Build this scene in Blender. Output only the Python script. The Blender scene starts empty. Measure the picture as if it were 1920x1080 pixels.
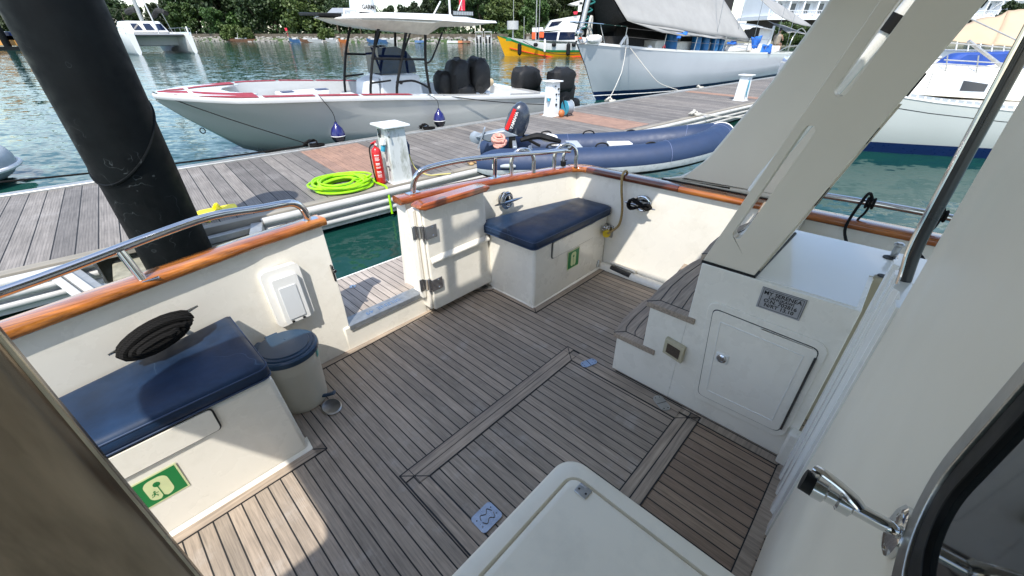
import bpy, bmesh, math, random
from mathutils import Vector, Matrix, noise
from mathutils.geometry import tessellate_polygon
random.seed(7)
scene = bpy.context.scene
col = scene.collection
R = math.radians
# ------------------------------------------------------------------ frames
# three real coordinate frames: the water (world), the yacht deck (slightly trimmed) and the floating dock
CAM = Vector((0, 0, 2.6)); FP = 752.0; PITCH = R(32.4)
def frame(origin, x, y):
    x = Vector(x).normalized(); y = Vector(y); y = (y - x * y.dot(x)).normalized(); z = x.cross(y)
    m = Matrix((x, y, z)).transposed().to_4x4(); m.translation = Vector(origin); return m
WORLD = Matrix.Identity(4)
_Z = Vector((-.0088342, .02879009, .99954644))
DECK = frame(CAM - 1.6 * _Z, (.68945711, .72417601, -.01476499), (-.72427264, .68901396, -.02624705))
DOCK = frame((0, 0, 0), (.7545, .6563, 0), (-.6563, .7545, 0))
def P(F, px, py, x=None, y=None, z=None):
    """point of frame F seen in direction (px,py) of the 1920x1080 photograph and lying on the given real plane"""
    c = Vector((px - 960, py - 540, FP)); s, k = math.sin(PITCH), math.cos(PITCH)
    d = Vector((c.x, -s * c.y + k * c.z, -k * c.y - s * c.z))
    Fi = F.inverted(); o = Fi @ CAM; d = Fi.to_3x3() @ d
    if z is not None: t = (z - o.z) / d.z
    elif x is not None: t = (x - o.x) / d.x
    else: t = (y - o.y) / d.y
    return o + d * t
def D(px, py, **k): return P(DECK, px, py, **k)
def K(px, py, **k): return P(DOCK, px, py, **k)
# ------------------------------------------------------------------ materials
MATS = {}
def newmat(n):
    m = bpy.data.materials.new(n); m.use_nodes = True
    nt = m.node_tree; b = nt.nodes['Principled BSDF']; MATS[n] = m
    return m, nt, b
def L(nt, a, b): nt.links.new(a, b)
def coords(nt, scale=(1, 1, 1), rot=(0, 0, 0)):
    t = nt.nodes.new('ShaderNodeTexCoord'); mp = nt.nodes.new('ShaderNodeMapping')
    mp.inputs['Scale'].default_value = scale; mp.inputs['Rotation'].default_value = rot
    L(nt, t.outputs['Object'], mp.inputs['Vector']); return mp.outputs['Vector']
def noisen(nt, vec, scale, detail=4, rough=.55):
    n = nt.nodes.new('ShaderNodeTexNoise'); n.inputs['Scale'].default_value = scale
    n.inputs['Detail'].default_value = detail; n.inputs['Roughness'].default_value = rough
    if vec is not None: L(nt, vec, n.inputs['Vector'])
    return n.outputs['Fac']
def ramp(nt, fac, stops):
    r = nt.nodes.new('ShaderNodeValToRGB'); e = r.color_ramp.elements
    while len(e) < len(stops): e.new(.5)
    for i, (p, c) in enumerate(stops):
        e[i].position = p; e[i].color = (c, c, c, 1) if isinstance(c, (int, float)) else (*c, 1)
    L(nt, fac, r.inputs['Fac']); return r.outputs['Color']
def mix(nt, fac, a, b, mode='MIX'):
    m = nt.nodes.new('ShaderNodeMixRGB'); m.blend_type = mode
    for i, v in ((0, fac), (1, a), (2, b)):
        if hasattr(v, 'links') or isinstance(v, bpy.types.NodeSocket): L(nt, v, m.inputs[i])
        elif i == 0: m.inputs[0].default_value = v
        else: m.inputs[i].default_value = (*v, 1)
    return m.outputs['Color']
def math_(nt, op, a, b=None):
    m = nt.nodes.new('ShaderNodeMath'); m.operation = op
    for i, v in ((0, a), (1, b)):
        if v is None: continue
        if isinstance(v, bpy.types.NodeSocket): L(nt, v, m.inputs[i])
        else: m.inputs[i].default_value = v
    return m.outputs[0]
def bump(nt, b, h, strength=.3, dist=.002, prev=None):
    n = nt.nodes.new('ShaderNodeBump'); n.inputs['Strength'].default_value = strength
    n.inputs['Distance'].default_value = dist; L(nt, h, n.inputs['Height'])
    if prev: L(nt, prev, n.inputs['Normal'])
    L(nt, n.outputs['Normal'], b.inputs['Normal']); return n.outputs['Normal']
def shade(c, k): return tuple(min(1, v * k) for v in c)
def pm(n, c, rough=.5, metal=0, var=.12, scale=6, bs=0, bscale=60, coat=0, stretch=(1, 1, 1), spec=None, dirt=None, rvar=.15):
    m, nt, b = newmat(n); v = coords(nt, stretch)
    f = noisen(nt, v, scale, 5)
    colr = ramp(nt, f, [(.3, shade(c, 1 - var)), (.7, shade(c, 1 + var))])
    if dirt:
        dc, amt, ds = dirt
        d = ramp(nt, noisen(nt, v, ds, 6, .7), [(.5, 0.0), (.72, amt)])
        colr = mix(nt, d, colr, dc)
    L(nt, colr, b.inputs['Base Color'])
    r = ramp(nt, noisen(nt, v, scale * 2.3, 4), [(.3, max(0, rough - rvar * rough)), (.7, min(1, rough + rvar * rough))])
    L(nt, r, b.inputs['Roughness'])
    b.inputs['Metallic'].default_value = metal
    b.inputs['Coat Weight'].default_value = coat
    if spec is not None: b.inputs['Specular IOR Level'].default_value = spec
    if bs: bump(nt, b, noisen(nt, v, bscale, 3), bs)
    return m
def sep(nt, v):
    s = nt.nodes.new('ShaderNodeSeparateXYZ'); L(nt, v, s.inputs[0]); return s.outputs
def planks(n, pitch, axis, gap, c1, c2, gc, off=0., rough=.75, grooves=0, grain=1., wear=None, board_len=None):
    """boards laid side by side across `axis`, running along the other horizontal axis"""
    m, nt, b = newmat(n)
    t = nt.nodes.new('ShaderNodeTexCoord'); o = sep(nt, t.outputs['Object'])
    a = o[axis]; l = o[1 - axis]
    u = math_(nt, 'ADD', math_(nt, 'DIVIDE', a, pitch), 200 + off)
    idx = math_(nt, 'FLOOR', u); fr = math_(nt, 'FRACT', u)
    wn = nt.nodes.new('ShaderNodeTexWhiteNoise'); wn.noise_dimensions = '1D'; L(nt, idx, wn.inputs['W'])
    cmb = nt.nodes.new('ShaderNodeCombineXYZ')
    L(nt, math_(nt, 'MULTIPLY', a, 1.0), cmb.inputs[0]); L(nt, math_(nt, 'MULTIPLY', l, .045), cmb.inputs[1]); L(nt, math_(nt, 'MULTIPLY', idx, 3.7), cmb.inputs[2])
    g = noisen(nt, cmb.outputs[0], 150 * grain, 5, .65)
    g2 = noisen(nt, t.outputs['Object'], 2.3, 5, .6)
    base = mix(nt, wn.outputs['Value'], c1, c2)
    base = mix(nt, 1.0, base, ramp(nt, g, [(.3, .62), (.7, 1.18)]), 'MULTIPLY')
    base = mix(nt, 1.0, base, ramp(nt, g2, [(.3, .82), (.7, 1.12)]), 'MULTIPLY')
    if wear:
        w = ramp(nt, noisen(nt, t.outputs['Object'], wear[1], 6, .7), [(.55, 0.0), (.75, wear[2])])
        base = mix(nt, w, base, wear[0])
    sp = ramp(nt, noisen(nt, t.outputs['Object'], 28, 2), [(.73, 0.0), (.78, .55)])
    base = mix(nt, sp, base, shade(c1, .35))
    gm = math_(nt, 'LESS_THAN', fr, gap)
    if board_len:
        bj = math_(nt, 'FRACT', math_(nt, 'ADD', math_(nt, 'DIVIDE', l, board_len), math_(nt, 'MULTIPLY', wn.outputs['Value'], 7.3)))
        gm = math_(nt, 'MAXIMUM', gm, math_(nt, 'LESS_THAN', bj, .0032 / board_len))
    if grooves:
        gr = math_(nt, 'FRACT', math_(nt, 'MULTIPLY', fr, grooves))
        gl = ramp(nt, gr, [(.0, .68), (.16, .78), (.30, 1.0), (.9, 1.0)])
        base = mix(nt, 1.0, base, gl, 'MULTIPLY')
    cc = mix(nt, gm, base, gc)
    L(nt, cc, b.inputs['Base Color']); b.inputs['Roughness'].default_value = rough
    h = math_(nt, 'SUBTRACT', math_(nt, 'MULTIPLY', g, .25), gm)
    bump(nt, b, h, .5, .002)
    return m
def wood(n, c1, c2, axis=0, rough=.3, coat=0., scale=1., var=(.6, 1.3)):
    m, nt, b = newmat(n); s = [1, 1, 1]; s[axis] = .06
    v = coords(nt, tuple(s)); g = noisen(nt, v, 90 * scale, 6, .65); g2 = noisen(nt, coords(nt), 3.5, 4)
    c = mix(nt, ramp(nt, g2, [(.35, 0.), (.65, 1.)]), c1, c2)
    c = mix(nt, 1., c, ramp(nt, g, [(.3, var[0]), (.7, var[1])]), 'MULTIPLY')
    L(nt, c, b.inputs['Base Color']); b.inputs['Roughness'].default_value = rough
    b.inputs['Coat Weight'].default_value = coat; b.inputs['Coat Roughness'].default_value = .08
    bump(nt, b, g, .15, .001); return m
def ropemat(n, c, c2, sc=260):
    m, nt, b = newmat(n)
    w = nt.nodes.new('ShaderNodeTexWave'); w.inputs['Scale'].default_value = sc / 6; w.inputs['Distortion'].default_value = 3
    w.bands_direction = 'DIAGONAL'; L(nt, coords(nt), w.inputs['Vector'])
    L(nt, mix(nt, w.outputs['Fac'], c, c2), b.inputs['Base Color']); b.inputs['Roughness'].default_value = .85; b.inputs['Specular IOR Level'].default_value = .18
    bump(nt, b, w.outputs['Fac'], .5, .002); return m
# ------------------------------------------------------------------ objects
BASE = {}
def thing(name, label, cat, F=WORLD, base=(0, 0, 0), group=None, kind=None):
    o = bpy.data.objects.new(name, None); col.objects.link(o); o.empty_display_size = .1
    o.matrix_world = F @ Matrix.Translation(Vector(base)); BASE[o] = Vector(base)
    tag(o, label, cat, group, kind); return o
def tag(o, label=None, cat=None, group=None, kind=None):
    if label: o['label'] = label
    if cat: o['category'] = cat
    if group: o['group'] = group
    if kind: o['kind'] = kind
def root(o):
    while o.parent: o = o.parent
    return o
class MB:
    def __init__(s): s.v = []; s.f = []; s.m = []; s.cur = 0
    def add(s, vs, fs):
        b = len(s.v); s.v += [Vector(v) for v in vs]
        for f in fs: s.f.append([b + i for i in f]); s.m.append(s.cur)
        return s
    def hexa(s, p):
        return s.add(p, [(0, 3, 2, 1), (4, 5, 6, 7), (0, 1, 5, 4), (1, 2, 6, 5), (2, 3, 7, 6), (3, 0, 4, 7)])
    def box(s, x0, x1, y0, y1, z0, z1):
        return s.hexa([(x0, y0, z0), (x1, y0, z0), (x1, y1, z0), (x0, y1, z0), (x0, y0, z1), (x1, y0, z1), (x1, y1, z1), (x0, y1, z1)])
    def obox(s, c, size, M=None):
        M = M or Matrix.Identity(3); c = Vector(c); a, b, d = [k / 2 for k in size]
        pts = [c + M @ Vector(q) for q in ((-a, -b, -d), (a, -b, -d), (a, b, -d), (-a, b, -d), (-a, -b, d), (a, -b, d), (a, b, d), (-a, b, d))]
        return s.hexa(pts)
    def prism(s, pts, d):
        pts = [Vector(p) for p in pts]; d = Vector(d); n = len(pts)
        return s.plate(pts, [], d)
    def plate(s, outer, holes, d):
        """flat outline with holes given as 3d points, extruded by vector d"""
        loops = [[Vector(p) for p in outer]] + [[Vector(p) for p in h] for h in holes]; d = Vector(d)
        tris = tessellate_polygon(loops); allp = [p for l in loops for p in l]; n = len(allp)
        nr = Vector((0, 0, 0))
        for t in tris: nr += (allp[t[1]] - allp[t[0]]).cross(allp[t[2]] - allp[t[0]])
        fl = nr.dot(d) > 0
        vs = allp + [p + d for p in allp]; fs = []
        for t in tris:
            a = tuple(t) if fl else tuple(reversed(t))
            fs.append(tuple(reversed(a))); fs.append(tuple(i + n for i in a))
        k = 0
        for l in loops:
            m = len(l)
            for i in range(m):
                a, b = k + i, k + (i + 1) % m; fs.append((a, b, b + n, a + n))
            k += m
        return s.add(vs, fs)
    def poly(s, pts):
        return s.add(pts, [tuple(range(len(pts)))])
    def rings(s, rings, close=True, caps=True):
        n = len(rings[0]); vs = [p for r in rings for p in r]; fs = []
        m = n if close else n - 1
        for i in range(len(rings) - 1):
            for j in range(m):
                a, b = i * n + j, i * n + (j + 1) % n; fs.append((a, b, b + n, a + n))
        if caps and close: fs.append(tuple(reversed(range(n)))); fs.append(tuple(range((len(rings) - 1) * n, len(rings) * n)))
        return s.add(vs, fs)
    def tube(s, path, r, n=10, smooth=0, closed=False, caps=True, flat=1.):
        path = [Vector(p) for p in path]
        if smooth: path = spline(path, smooth, closed)
        N = len(path); rr = r if isinstance(r, (list, tuple)) else [r] * N
        if len(rr) != N:
            k = len(rr) - 1; rr = [rr[min(k - 1, int(i / (N - 1) * k))] * (1 - (i / (N - 1) * k - min(k - 1, int(i / (N - 1) * k)))) + rr[min(k - 1, int(i / (N - 1) * k)) + 1] * (i / (N - 1) * k - min(k - 1, int(i / (N - 1) * k))) for i in range(N)]
        T = []
        for i in range(N):
            a = path[(i - 1) % N] if (i or closed) else path[0]; b = path[(i + 1) % N] if (i < N - 1 or closed) else path[-1]
            t = (b - a); T.append(t.normalized() if t.length > 1e-9 else Vector((0, 0, 1)))
        up = Vector((0, 0, 1)) if abs(T[0].z) < .9 else Vector((1, 0, 0))
        u = (up - T[0] * up.dot(T[0])).normalized(); rg = []
        for i in range(N):
            u = (u - T[i] * u.dot(T[i])); u = u.normalized() if u.length > 1e-6 else T[i].orthogonal().normalized()
            w = T[i].cross(u)
            rg.append([path[i] + (u * math.cos(a) * flat + w * math.sin(a)) * rr[i] for a in [2 * math.pi * j / n for j in range(n)]])
        if closed: rg.append(rg[0]); caps = False
        return s.rings(rg, True, caps)
    def cyl(s, a, b, r, n=20, r2=None): return s.tube([a, b], [r, r if r2 is None else r2], n)
    def lathe(s, prof, c=(0, 0, 0), ax=(0, 0, 1), n=28, sx=1., caps=True):
        c = Vector(c); ax = Vector(ax).normalized(); u = ax.orthogonal().normalized() if abs(ax.z) < .99 else Vector((1, 0, 0)); w = ax.cross(u)
        rg = [[c + ax * z + (u * math.cos(a) * sx + w * math.sin(a)) * max(r, 1e-4) for a in [2 * math.pi * j / n for j in range(n)]] for r, z in prof]
        return s.rings(rg, True, caps)
    def ell(s, c, r, n=16, M=None):
        c = Vector(c); M = M or Matrix.Identity(3); r = (r, r, r) if isinstance(r, (int, float)) else r
        rg = []
        for i in range(1, n // 2):
            ph = math.pi * i / (n // 2)
            rg.append([c + M @ Vector((r[0] * math.sin(ph) * math.cos(a), r[1] * math.sin(ph) * math.sin(a), -r[2] * math.cos(ph))) for a in [2 * math.pi * j / n for j in range(n)]])
        return s.rings(rg)
    def grid(s, fn, nu, nv):
        vs = [fn(i / nu, j / nv) for i in range(nu + 1) for j in range(nv + 1)]
        fs = [(i * (nv + 1) + j, (i + 1) * (nv + 1) + j, (i + 1) * (nv + 1) + j + 1, i * (nv + 1) + j + 1) for i in range(nu) for j in range(nv)]
        return s.add(vs, fs)
    def text(s, txt, o, ux, uy, size, ext=.001, align='CENTER'):
        """solid lettering standing on the plane (o; ux, uy)"""
        c = bpy.data.curves.new('t', 'FONT'); c.body = txt; c.size = size; c.align_x = align; c.align_y = 'CENTER'; c.resolution_u = 3; c.offset = size * .022
        ob = bpy.data.objects.new('t', c); col.objects.link(ob)
        me = bpy.data.meshes.new_from_object(ob.evaluated_get(bpy.context.evaluated_depsgraph_get()))
        o = Vector(o); ux = Vector(ux).normalized(); uy = Vector(uy).normalized(); un = ux.cross(uy)
        s.add([o + ux * v.co.x + uy * v.co.y + un * ext for v in me.vertices], [tuple(p.vertices) for p in me.polygons])
        bpy.data.objects.remove(ob); bpy.data.curves.remove(c); bpy.data.meshes.remove(me); return s
    def mesh(s, name, mats, base, smooth=True, angle=35, fixn=True):
        me = bpy.data.meshes.new(name); me.from_pydata([v - base for v in s.v], [], s.f)
        for m in (mats if isinstance(mats, (list, tuple)) else [mats]): me.materials.append(MATS[m] if isinstance(m, str) else m)
        for p, k in zip(me.polygons, s.m): p.material_index = k
        if fixn:
            bm = bmesh.new(); bm.from_mesh(me); bmesh.ops.recalc_face_normals(bm, faces=bm.faces); bm.to_mesh(me); bm.free()
        if smooth:
            me.shade_smooth(); me.set_sharp_from_angle(angle=R(angle))
        me.update(); return me
    def part(s, name, mats, parent, bev=0, seg=2, label=None, smooth=True, angle=35, kind=None, fixn=True, sub=0):
        r = root(parent); o = bpy.data.objects.new(name, s.mesh(name, mats, BASE[r], smooth, angle, fixn)); col.objects.link(o); o.parent = parent
        if label: o['label'] = label
        if kind: o['kind'] = kind
        mods(o, bev, seg, sub); return o
    def solo(s, name, label, cat, mats, F=WORLD, base=(0, 0, 0), group=None, kind=None, bev=0, seg=2, smooth=True, angle=35, fixn=True, sub=0):
        o = bpy.data.objects.new(name, s.mesh(name, mats, Vector(base), smooth, angle, fixn)); col.objects.link(o)
        o.matrix_world = F @ Matrix.Translation(Vector(base)); BASE[o] = Vector(base); tag(o, label, cat, group, kind)
        mods(o, bev, seg, sub); return o
def mods(o, bev, seg, sub=0):
    if sub: m = o.modifiers.new('s', 'SUBSURF'); m.levels = m.render_levels = sub
    if bev:
        m = o.modifiers.new('b', 'BEVEL'); m.width = bev; m.segments = seg; m.limit_method = 'ANGLE'; m.angle_limit = R(40); m.harden_normals = False
def spline(p, k=6, closed=False):
    n = len(p); out = []
    rng = range(n if closed else n - 1)
    for i in rng:
        a, b, c, d = p[(i - 1) % n] if (i or closed) else p[0], p[i], p[(i + 1) % n], p[(i + 2) % n] if (i < n - 2 or closed) else p[-1]
        for j in range(k):
            t = j / k
            out.append(.5 * ((2 * b) + (c - a) * t + (2 * a - 5 * b + 4 * c - d) * t * t + (3 * b - a - 3 * c + d) * t ** 3))
    if not closed: out.append(p[-1])
    return out
def lerp(a, b, t): return a + (b - a) * t
def copytree(o, parent=None):
    c = o.copy(); col.objects.link(c)
    if parent: c.parent = parent
    for ch in o.children: copytree(ch, c)
    return c
def rope(pts, r, name, label, cat, mat, F, group=None, n=6, sm=5):
    pts = [Vector(p) for p in pts]; m = MB().tube(pts, r, n, sm)
    return m.solo(name, label, cat, mat, F, pts[0], group)
def sag(a, b, d, n=8):
    a, b = Vector(a), Vector(b); return [a.lerp(b, i / n) - Vector((0, 0, d * 4 * (i / n) * (1 - i / n))) for i in range(n + 1)]
def rrect(x0, x1, y0, y1, r, n=5):
    out = []
    for cx, cy, a0 in ((x1 - r, y1 - r, 0), (x0 + r, y1 - r, 90), (x0 + r, y0 + r, 180), (x1 - r, y0 + r, 270)):
        for i in range(n + 1):
            a = R(a0 + 90 * i / n); out.append((cx + r * math.cos(a), cy + r * math.sin(a)))
    return out
# ------------------------------------------------------------------ material library
pm('sill_metal', (.26, .28, .30), .42, .5, var=.2, scale=30, bs=.3, bscale=120)
pm('gelcoat', (.83, .79, .70), .30, var=.03, scale=3, coat=.25, bs=.03, bscale=55, dirt=((.50, .46, .37), .26, 6), rvar=.5)
pm('gelcoat_bright', (.80, .785, .74), .2, var=.02, scale=3, coat=.5)
pm('gelcoat_textured', (.80, .735, .605), .5, var=.03, scale=3, bs=.12, bscale=420, dirt=((.45, .42, .35), .2, 7))
pm('panel_door', (.80, .725, .595), .40, var=.05, scale=2.2, bs=.03, bscale=60)
pm('panel_beige', (.72, .655, .54), .38, var=.04, scale=2, bs=.03, bscale=60)
pm('tan_panel', (.36, .32, .23), .5, var=.06, scale=4)
pm('shadow_gap', (.03, .03, .03), .7)
pm('rubber', (.006, .006, .006), .6, var=.3, bs=.1, spec=.3)
pm('steel', (.62, .62, .62), .09, 1, var=.03, rvar=.5)
pm('steel_worn', (.42, .42, .41), .33, 1, var=.15, scale=20, bs=.1, bscale=200)
pm('steel_dark', (.13, .13, .13), .22, 1, var=.2); pm('pole_dark_reflections', (.02, .02, .022), .28, .3, var=.2, coat=.4)
pm('post_metal', (.27, .215, .155), .19, 1, var=.6, scale=16, stretch=(1, 1, .16), dirt=((.06, .05, .04), .7, 9)); pm('post_edge_highlight', (.5, .45, .34), .25, 1, var=.3, scale=9)
pm('chrome_blue', (.30, .34, .40), .30, 1, var=.15, scale=30, bs=.3, bscale=120)
pm('piping_navy', (.022, .045, .10), .5)
pm('caulk', (.010, .010, .011), .6)
pm('vent_beige', (.50, .45, .31), .5)
pm('brown_mesh', (.07, .05, .035), .7, var=.4, scale=200)
pm('sign_green', (.004, .19, .045), .4, var=.04); pm('sign_cream', (.62, .68, .36), .5, var=.06, scale=20)
pm('plate_metal', (.36, .36, .37), .5, 0, var=.08, scale=30); pm('ink', (.008, .008, .008), .5)
pm('yellow_plastic', (.66, .47, .02), .4, var=.1, scale=12); pm('yellow_bright', (.85, .70, .005), .45, var=.06)
pm('bin_blue', (.012, .042, .085), .32, var=.08); pm('bin_grey', (.56, .53, .45), .38, var=.05); pm('teal_sticker', (.01, .30, .28), .4)
pm('white_plastic', (.72, .72, .70), .35, var=.03); pm('glass_dark', (.010, .012, .012), .04, spec=.8, var=.1)
def scuffed(n, c, line, rough, amt, sc, sp=.35):
    m, nt, b = newmat(n); v = coords(nt)
    f = noisen(nt, v, sc, 3, .5); d = math_(nt, 'ABSOLUTE', math_(nt, 'SUBTRACT', f, .5)); s1 = ramp(nt, d, [(0., amt), (.0035, 0.)])
    gate = ramp(nt, noisen(nt, v, sc * .8, 2), [(.52, 0.), (.6, 1.)]); k = mix(nt, 1., s1, gate, 'MULTIPLY')
    base = ramp(nt, noisen(nt, v, 5, 5, .7), [(.3, shade(c, .7)), (.75, shade(c, 1.7))])
    L(nt, mix(nt, k, base, line), b.inputs['Base Color']); L(nt, ramp(nt, noisen(nt, v, 9, 5), [(.3, rough * .75), (.7, min(1, rough * 1.25))]), b.inputs['Roughness'])
    b.inputs['Specular IOR Level'].default_value = sp; bump(nt, b, noisen(nt, v, 40, 3), .08); return m
scuffed('vinyl_navy', (.008, .022, .052), (.07, .12, .18), .46, .5, 2.6)
scuffed('black_paint', (.0022, .0030, .0032), (.07, .08, .08), .55, .7, 3.2, .16)
pm('black_fabric', (.004, .004, .0045), .6, var=.4, scale=6, bs=.5, bscale=14)
pm('alu', (.42, .42, .40), .42, .6, var=.12, scale=12, dirt=((.30, .28, .24), .4, 10))
pm('fender_white', (.50, .49, .46), .45, var=.08, scale=5, dirt=((.35, .34, .32), .5, 6))
pm('concrete', (.27, .26, .20), .9, var=.25, scale=9, bs=.5, bscale=40, dirt=((.10, .10, .07), .8, 5))
pm('pedestal_paint', (.60, .62, .60), .45, var=.06, stretch=(1, 1, .35), scale=5, dirt=((.16, .17, .11), .85, 6))
pm('pedestal_white', (.74, .76, .75), .4, var=.04); pm('socket_blue', (.03, .27, .38), .4)
pm('ext_red', (.55, .012, .012), .28, var=.05, coat=.4); pm('label_white', (.8, .78, .74), .5)
pm('hose_lime', (.30, .66, .004), .38, var=.08, scale=20); pm('hull_white', (.66, .66, .64), .16, var=.02, scale=1, coat=.6)
pm('hull_grey', (.47, .47, .44), .13, .0, var=.03, scale=1, coat=.8)
pm('hull_rb', (.43, .455, .43), .2, var=.04, scale=.8, coat=.6)
pm('hull_sail', (.48, .51, .53), .2, var=.03, scale=.8, coat=.6); pm('boot_navy', (.008, .022, .09), .3)
pm('red_nonskid', (.27, .022, .035), .7, var=.12, scale=10, bs=.2)
pm('seat_light', (.60, .62, .63), .5, var=.04); pm('smoke_glass', (.006, .012, .035), .05, spec=.8)
pm('strake_pale', (.58, .61, .61), .5, var=.06, scale=9, dirt=((.2, .2, .2), .5, 14))
pm('tube_navy', (.017, .036, .088), .55, var=.08, scale=5, bs=.15, bscale=160); pm('tube_stitch', (.20, .24, .40), .7)
pm('tube_grey', (.40, .43, .45), .45, var=.06); pm('hull_bottom', (.24, .25, .23), .25, var=.15, scale=3, coat=.3)
pm('engine_navy', (.025, .032, .048), .28, var=.1, coat=.5); pm('engine_grey', (.27, .31, .35), .35, .2, var=.08)
pm('stripe_red', (.65, .02, .02), .4); pm('rope_pink', (.70, .33, .26), .8, var=.15, scale=40, bs=.3)
pm('fender_navy', (.006, .006, .10), .15, coat=.6); pm('fender_black', (.008, .008, .015), .25)
pm('tan_bolster', (.48, .38, .24), .6, var=.08); pm('kerb_wood', (.27, .245, .20), .7, var=.2, scale=8, stretch=(.2, 1, 1))
pm('underside_cream', (.58, .55, .47), .35)
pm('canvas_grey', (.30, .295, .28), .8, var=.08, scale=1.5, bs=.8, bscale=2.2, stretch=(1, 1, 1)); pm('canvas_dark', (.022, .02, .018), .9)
pm('canvas_tan', (.50, .37, .245), .8, var=.06, scale=1.2, bs=.5, bscale=2.); pm('canvas_blue', (.015, .06, .28), .7, var=.15, scale=3, bs=.4, bscale=4)
pm('barrel_blue', (.01, .12, .30), .4, var=.15); pm('bright_blue', (.02, .16, .62), .6, var=.1)
pm('hull_yellow', (.75, .36, .008), .4, var=.08, scale=1.5); pm('hull_green', (.01, .20, .06), .4); pm('lifejacket', (.80, .10, .02), .6)
pm('hull_orange', (.62, .30, .07), .5, var=.1); pm('red_flag', (.62, .02, .05), .6); pm('teal_rope', (.01, .14, .13), .7)
pm('trunk', (.10, .075, .05), .9, var=.3, scale=3); pm('skin', (.30, .17, .11), .6); pm('shirt_tan', (.26, .22, .17), .8); pm('hair', (.012, .01, .009), .6)
pm('hotel_white', (.74, .76, .78), .6, var=.04, scale=.2); pm('hotel_glass', (.05, .07, .09), .12, spec=.6); pm('roof_grey', (.22, .24, .27), .6)
pm('rock', (.30, .28, .25), .9, var=.35, scale=1.2, bs=.6, bscale=2); pm('stone_wall', (.12, .10, .075), .9, var=.35, scale=1.); pm('far_blue', (.05, .12, .25), .5)
pm('far_white', (.45, .45, .44), .5, var=.1); pm('far_brown', (.16, .08, .045), .7); pm('far_orange', (.45, .14, .04), .5)
pm('cable_tan', (.30, .20, .07), .55, var=.2, scale=60)
pm('skin_bag', (.7, .7, .68), .6); pm('wood_light', (.50, .38, .24), .6, var=.15, scale=12); pm('sandal', (.50, .33, .15), .6, var=.1, scale=30)
wood('varnish', (.46, .165, .028), (.30, .085, .014), 0, .16, .8, .55, (.40, 1.5)); wood('varnish_red', (.33, .085, .016), (.21, .042, .010), 0, .16, .8, .55, (.40, 1.6)); wood('varnish_y', (.40, .13, .022), (.24, .06, .012), 1, .16, .8, .55, (.40, 1.5)); wood('varnish_dark', (.16, .040, .012), (.10, .024, .010), 1, .16, .8, .55, (.5, 1.4))
wood('teak_x', (.385, .305, .23), (.29, .235, .185), 0, .75); wood('teak_y', (.385, .305, .23), (.29, .235, .185), 1, .75)
planks('teak_deck', .0508, 0, .105, (.41, .33, .255), (.285, .235, .185), (.010, .010, .010), off=-.39, wear=((.46, .42, .38), 6, .5))
planks('teak_brown', .0508, 0, .105, (.34, .245, .17), (.24, .165, .115), (.010, .010, .010), off=-.39, wear=((.34, .27, .21), 6, .4))
planks('teak_platform', .0508, 0, .10, (.44, .38, .33), (.34, .29, .25), (.03, .028, .026), off=-.2)
planks('dock_boards', .205, 0, .065, (.255, .23, .205), (.150, .138, .128), (.006, .006, .007), grooves=7, grain=.35, wear=((.34, .32, .30), 1.7, .5))
planks('composite', .145, 0, .035, (.36, .215, .15), (.31, .19, .14), (.06, .04, .03), grain=.5, wear=((.14, .09, .07), 3.2, .85))
ropemat('rope_black', (.003, .003, .003), (.012, .011, .010)); ropemat('rope_white', (.62, .60, .54), (.42, .40, .35)); ropemat('rope_yellow', (.62, .56, .18), (.5, .45, .2))
def hullflecks(n, c, rough, amt):
    m, nt, b = newmat(n); L(nt, ramp(nt, noisen(nt, coords(nt), .8, 3), [(.3, shade(c, .95)), (.7, shade(c, 1.04))]), b.inputs['Base Color'])
    b.inputs['Roughness'].default_value = rough; b.inputs['Coat Weight'].default_value = .6; return m
def leafmat(n, c1, c2):
    m, nt, b = newmat(n); oi = nt.nodes.new('ShaderNodeObjectInfo')
    f = noisen(nt, coords(nt), .55, 4, .7)
    c = ramp(nt, f, [(.32, c1), (.68, c2)])
    hs = nt.nodes.new('ShaderNodeHueSaturation'); L(nt, c, hs.inputs['Color'])
    L(nt, math_(nt, 'ADD', math_(nt, 'MULTIPLY', oi.outputs['Random'], .04), .48), hs.inputs['Hue'])
    L(nt, math_(nt, 'ADD', math_(nt, 'MULTIPLY', oi.outputs['Random'], .7), .65), hs.inputs['Value'])
    L(nt, hs.outputs['Color'], b.inputs['Base Color']); b.inputs['Roughness'].default_value = .6
    return m
leafmat('leaf_dark', (.008, .024, .005), (.040, .070, .014)); leafmat('leaf_mid', (.016, .040, .007), (.066, .105, .020))
leafmat('leaf_light', (.034, .066, .010), (.105, .145, .030)); leafmat('palm_leaf', (.03, .05, .012), (.085, .11, .04))
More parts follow.
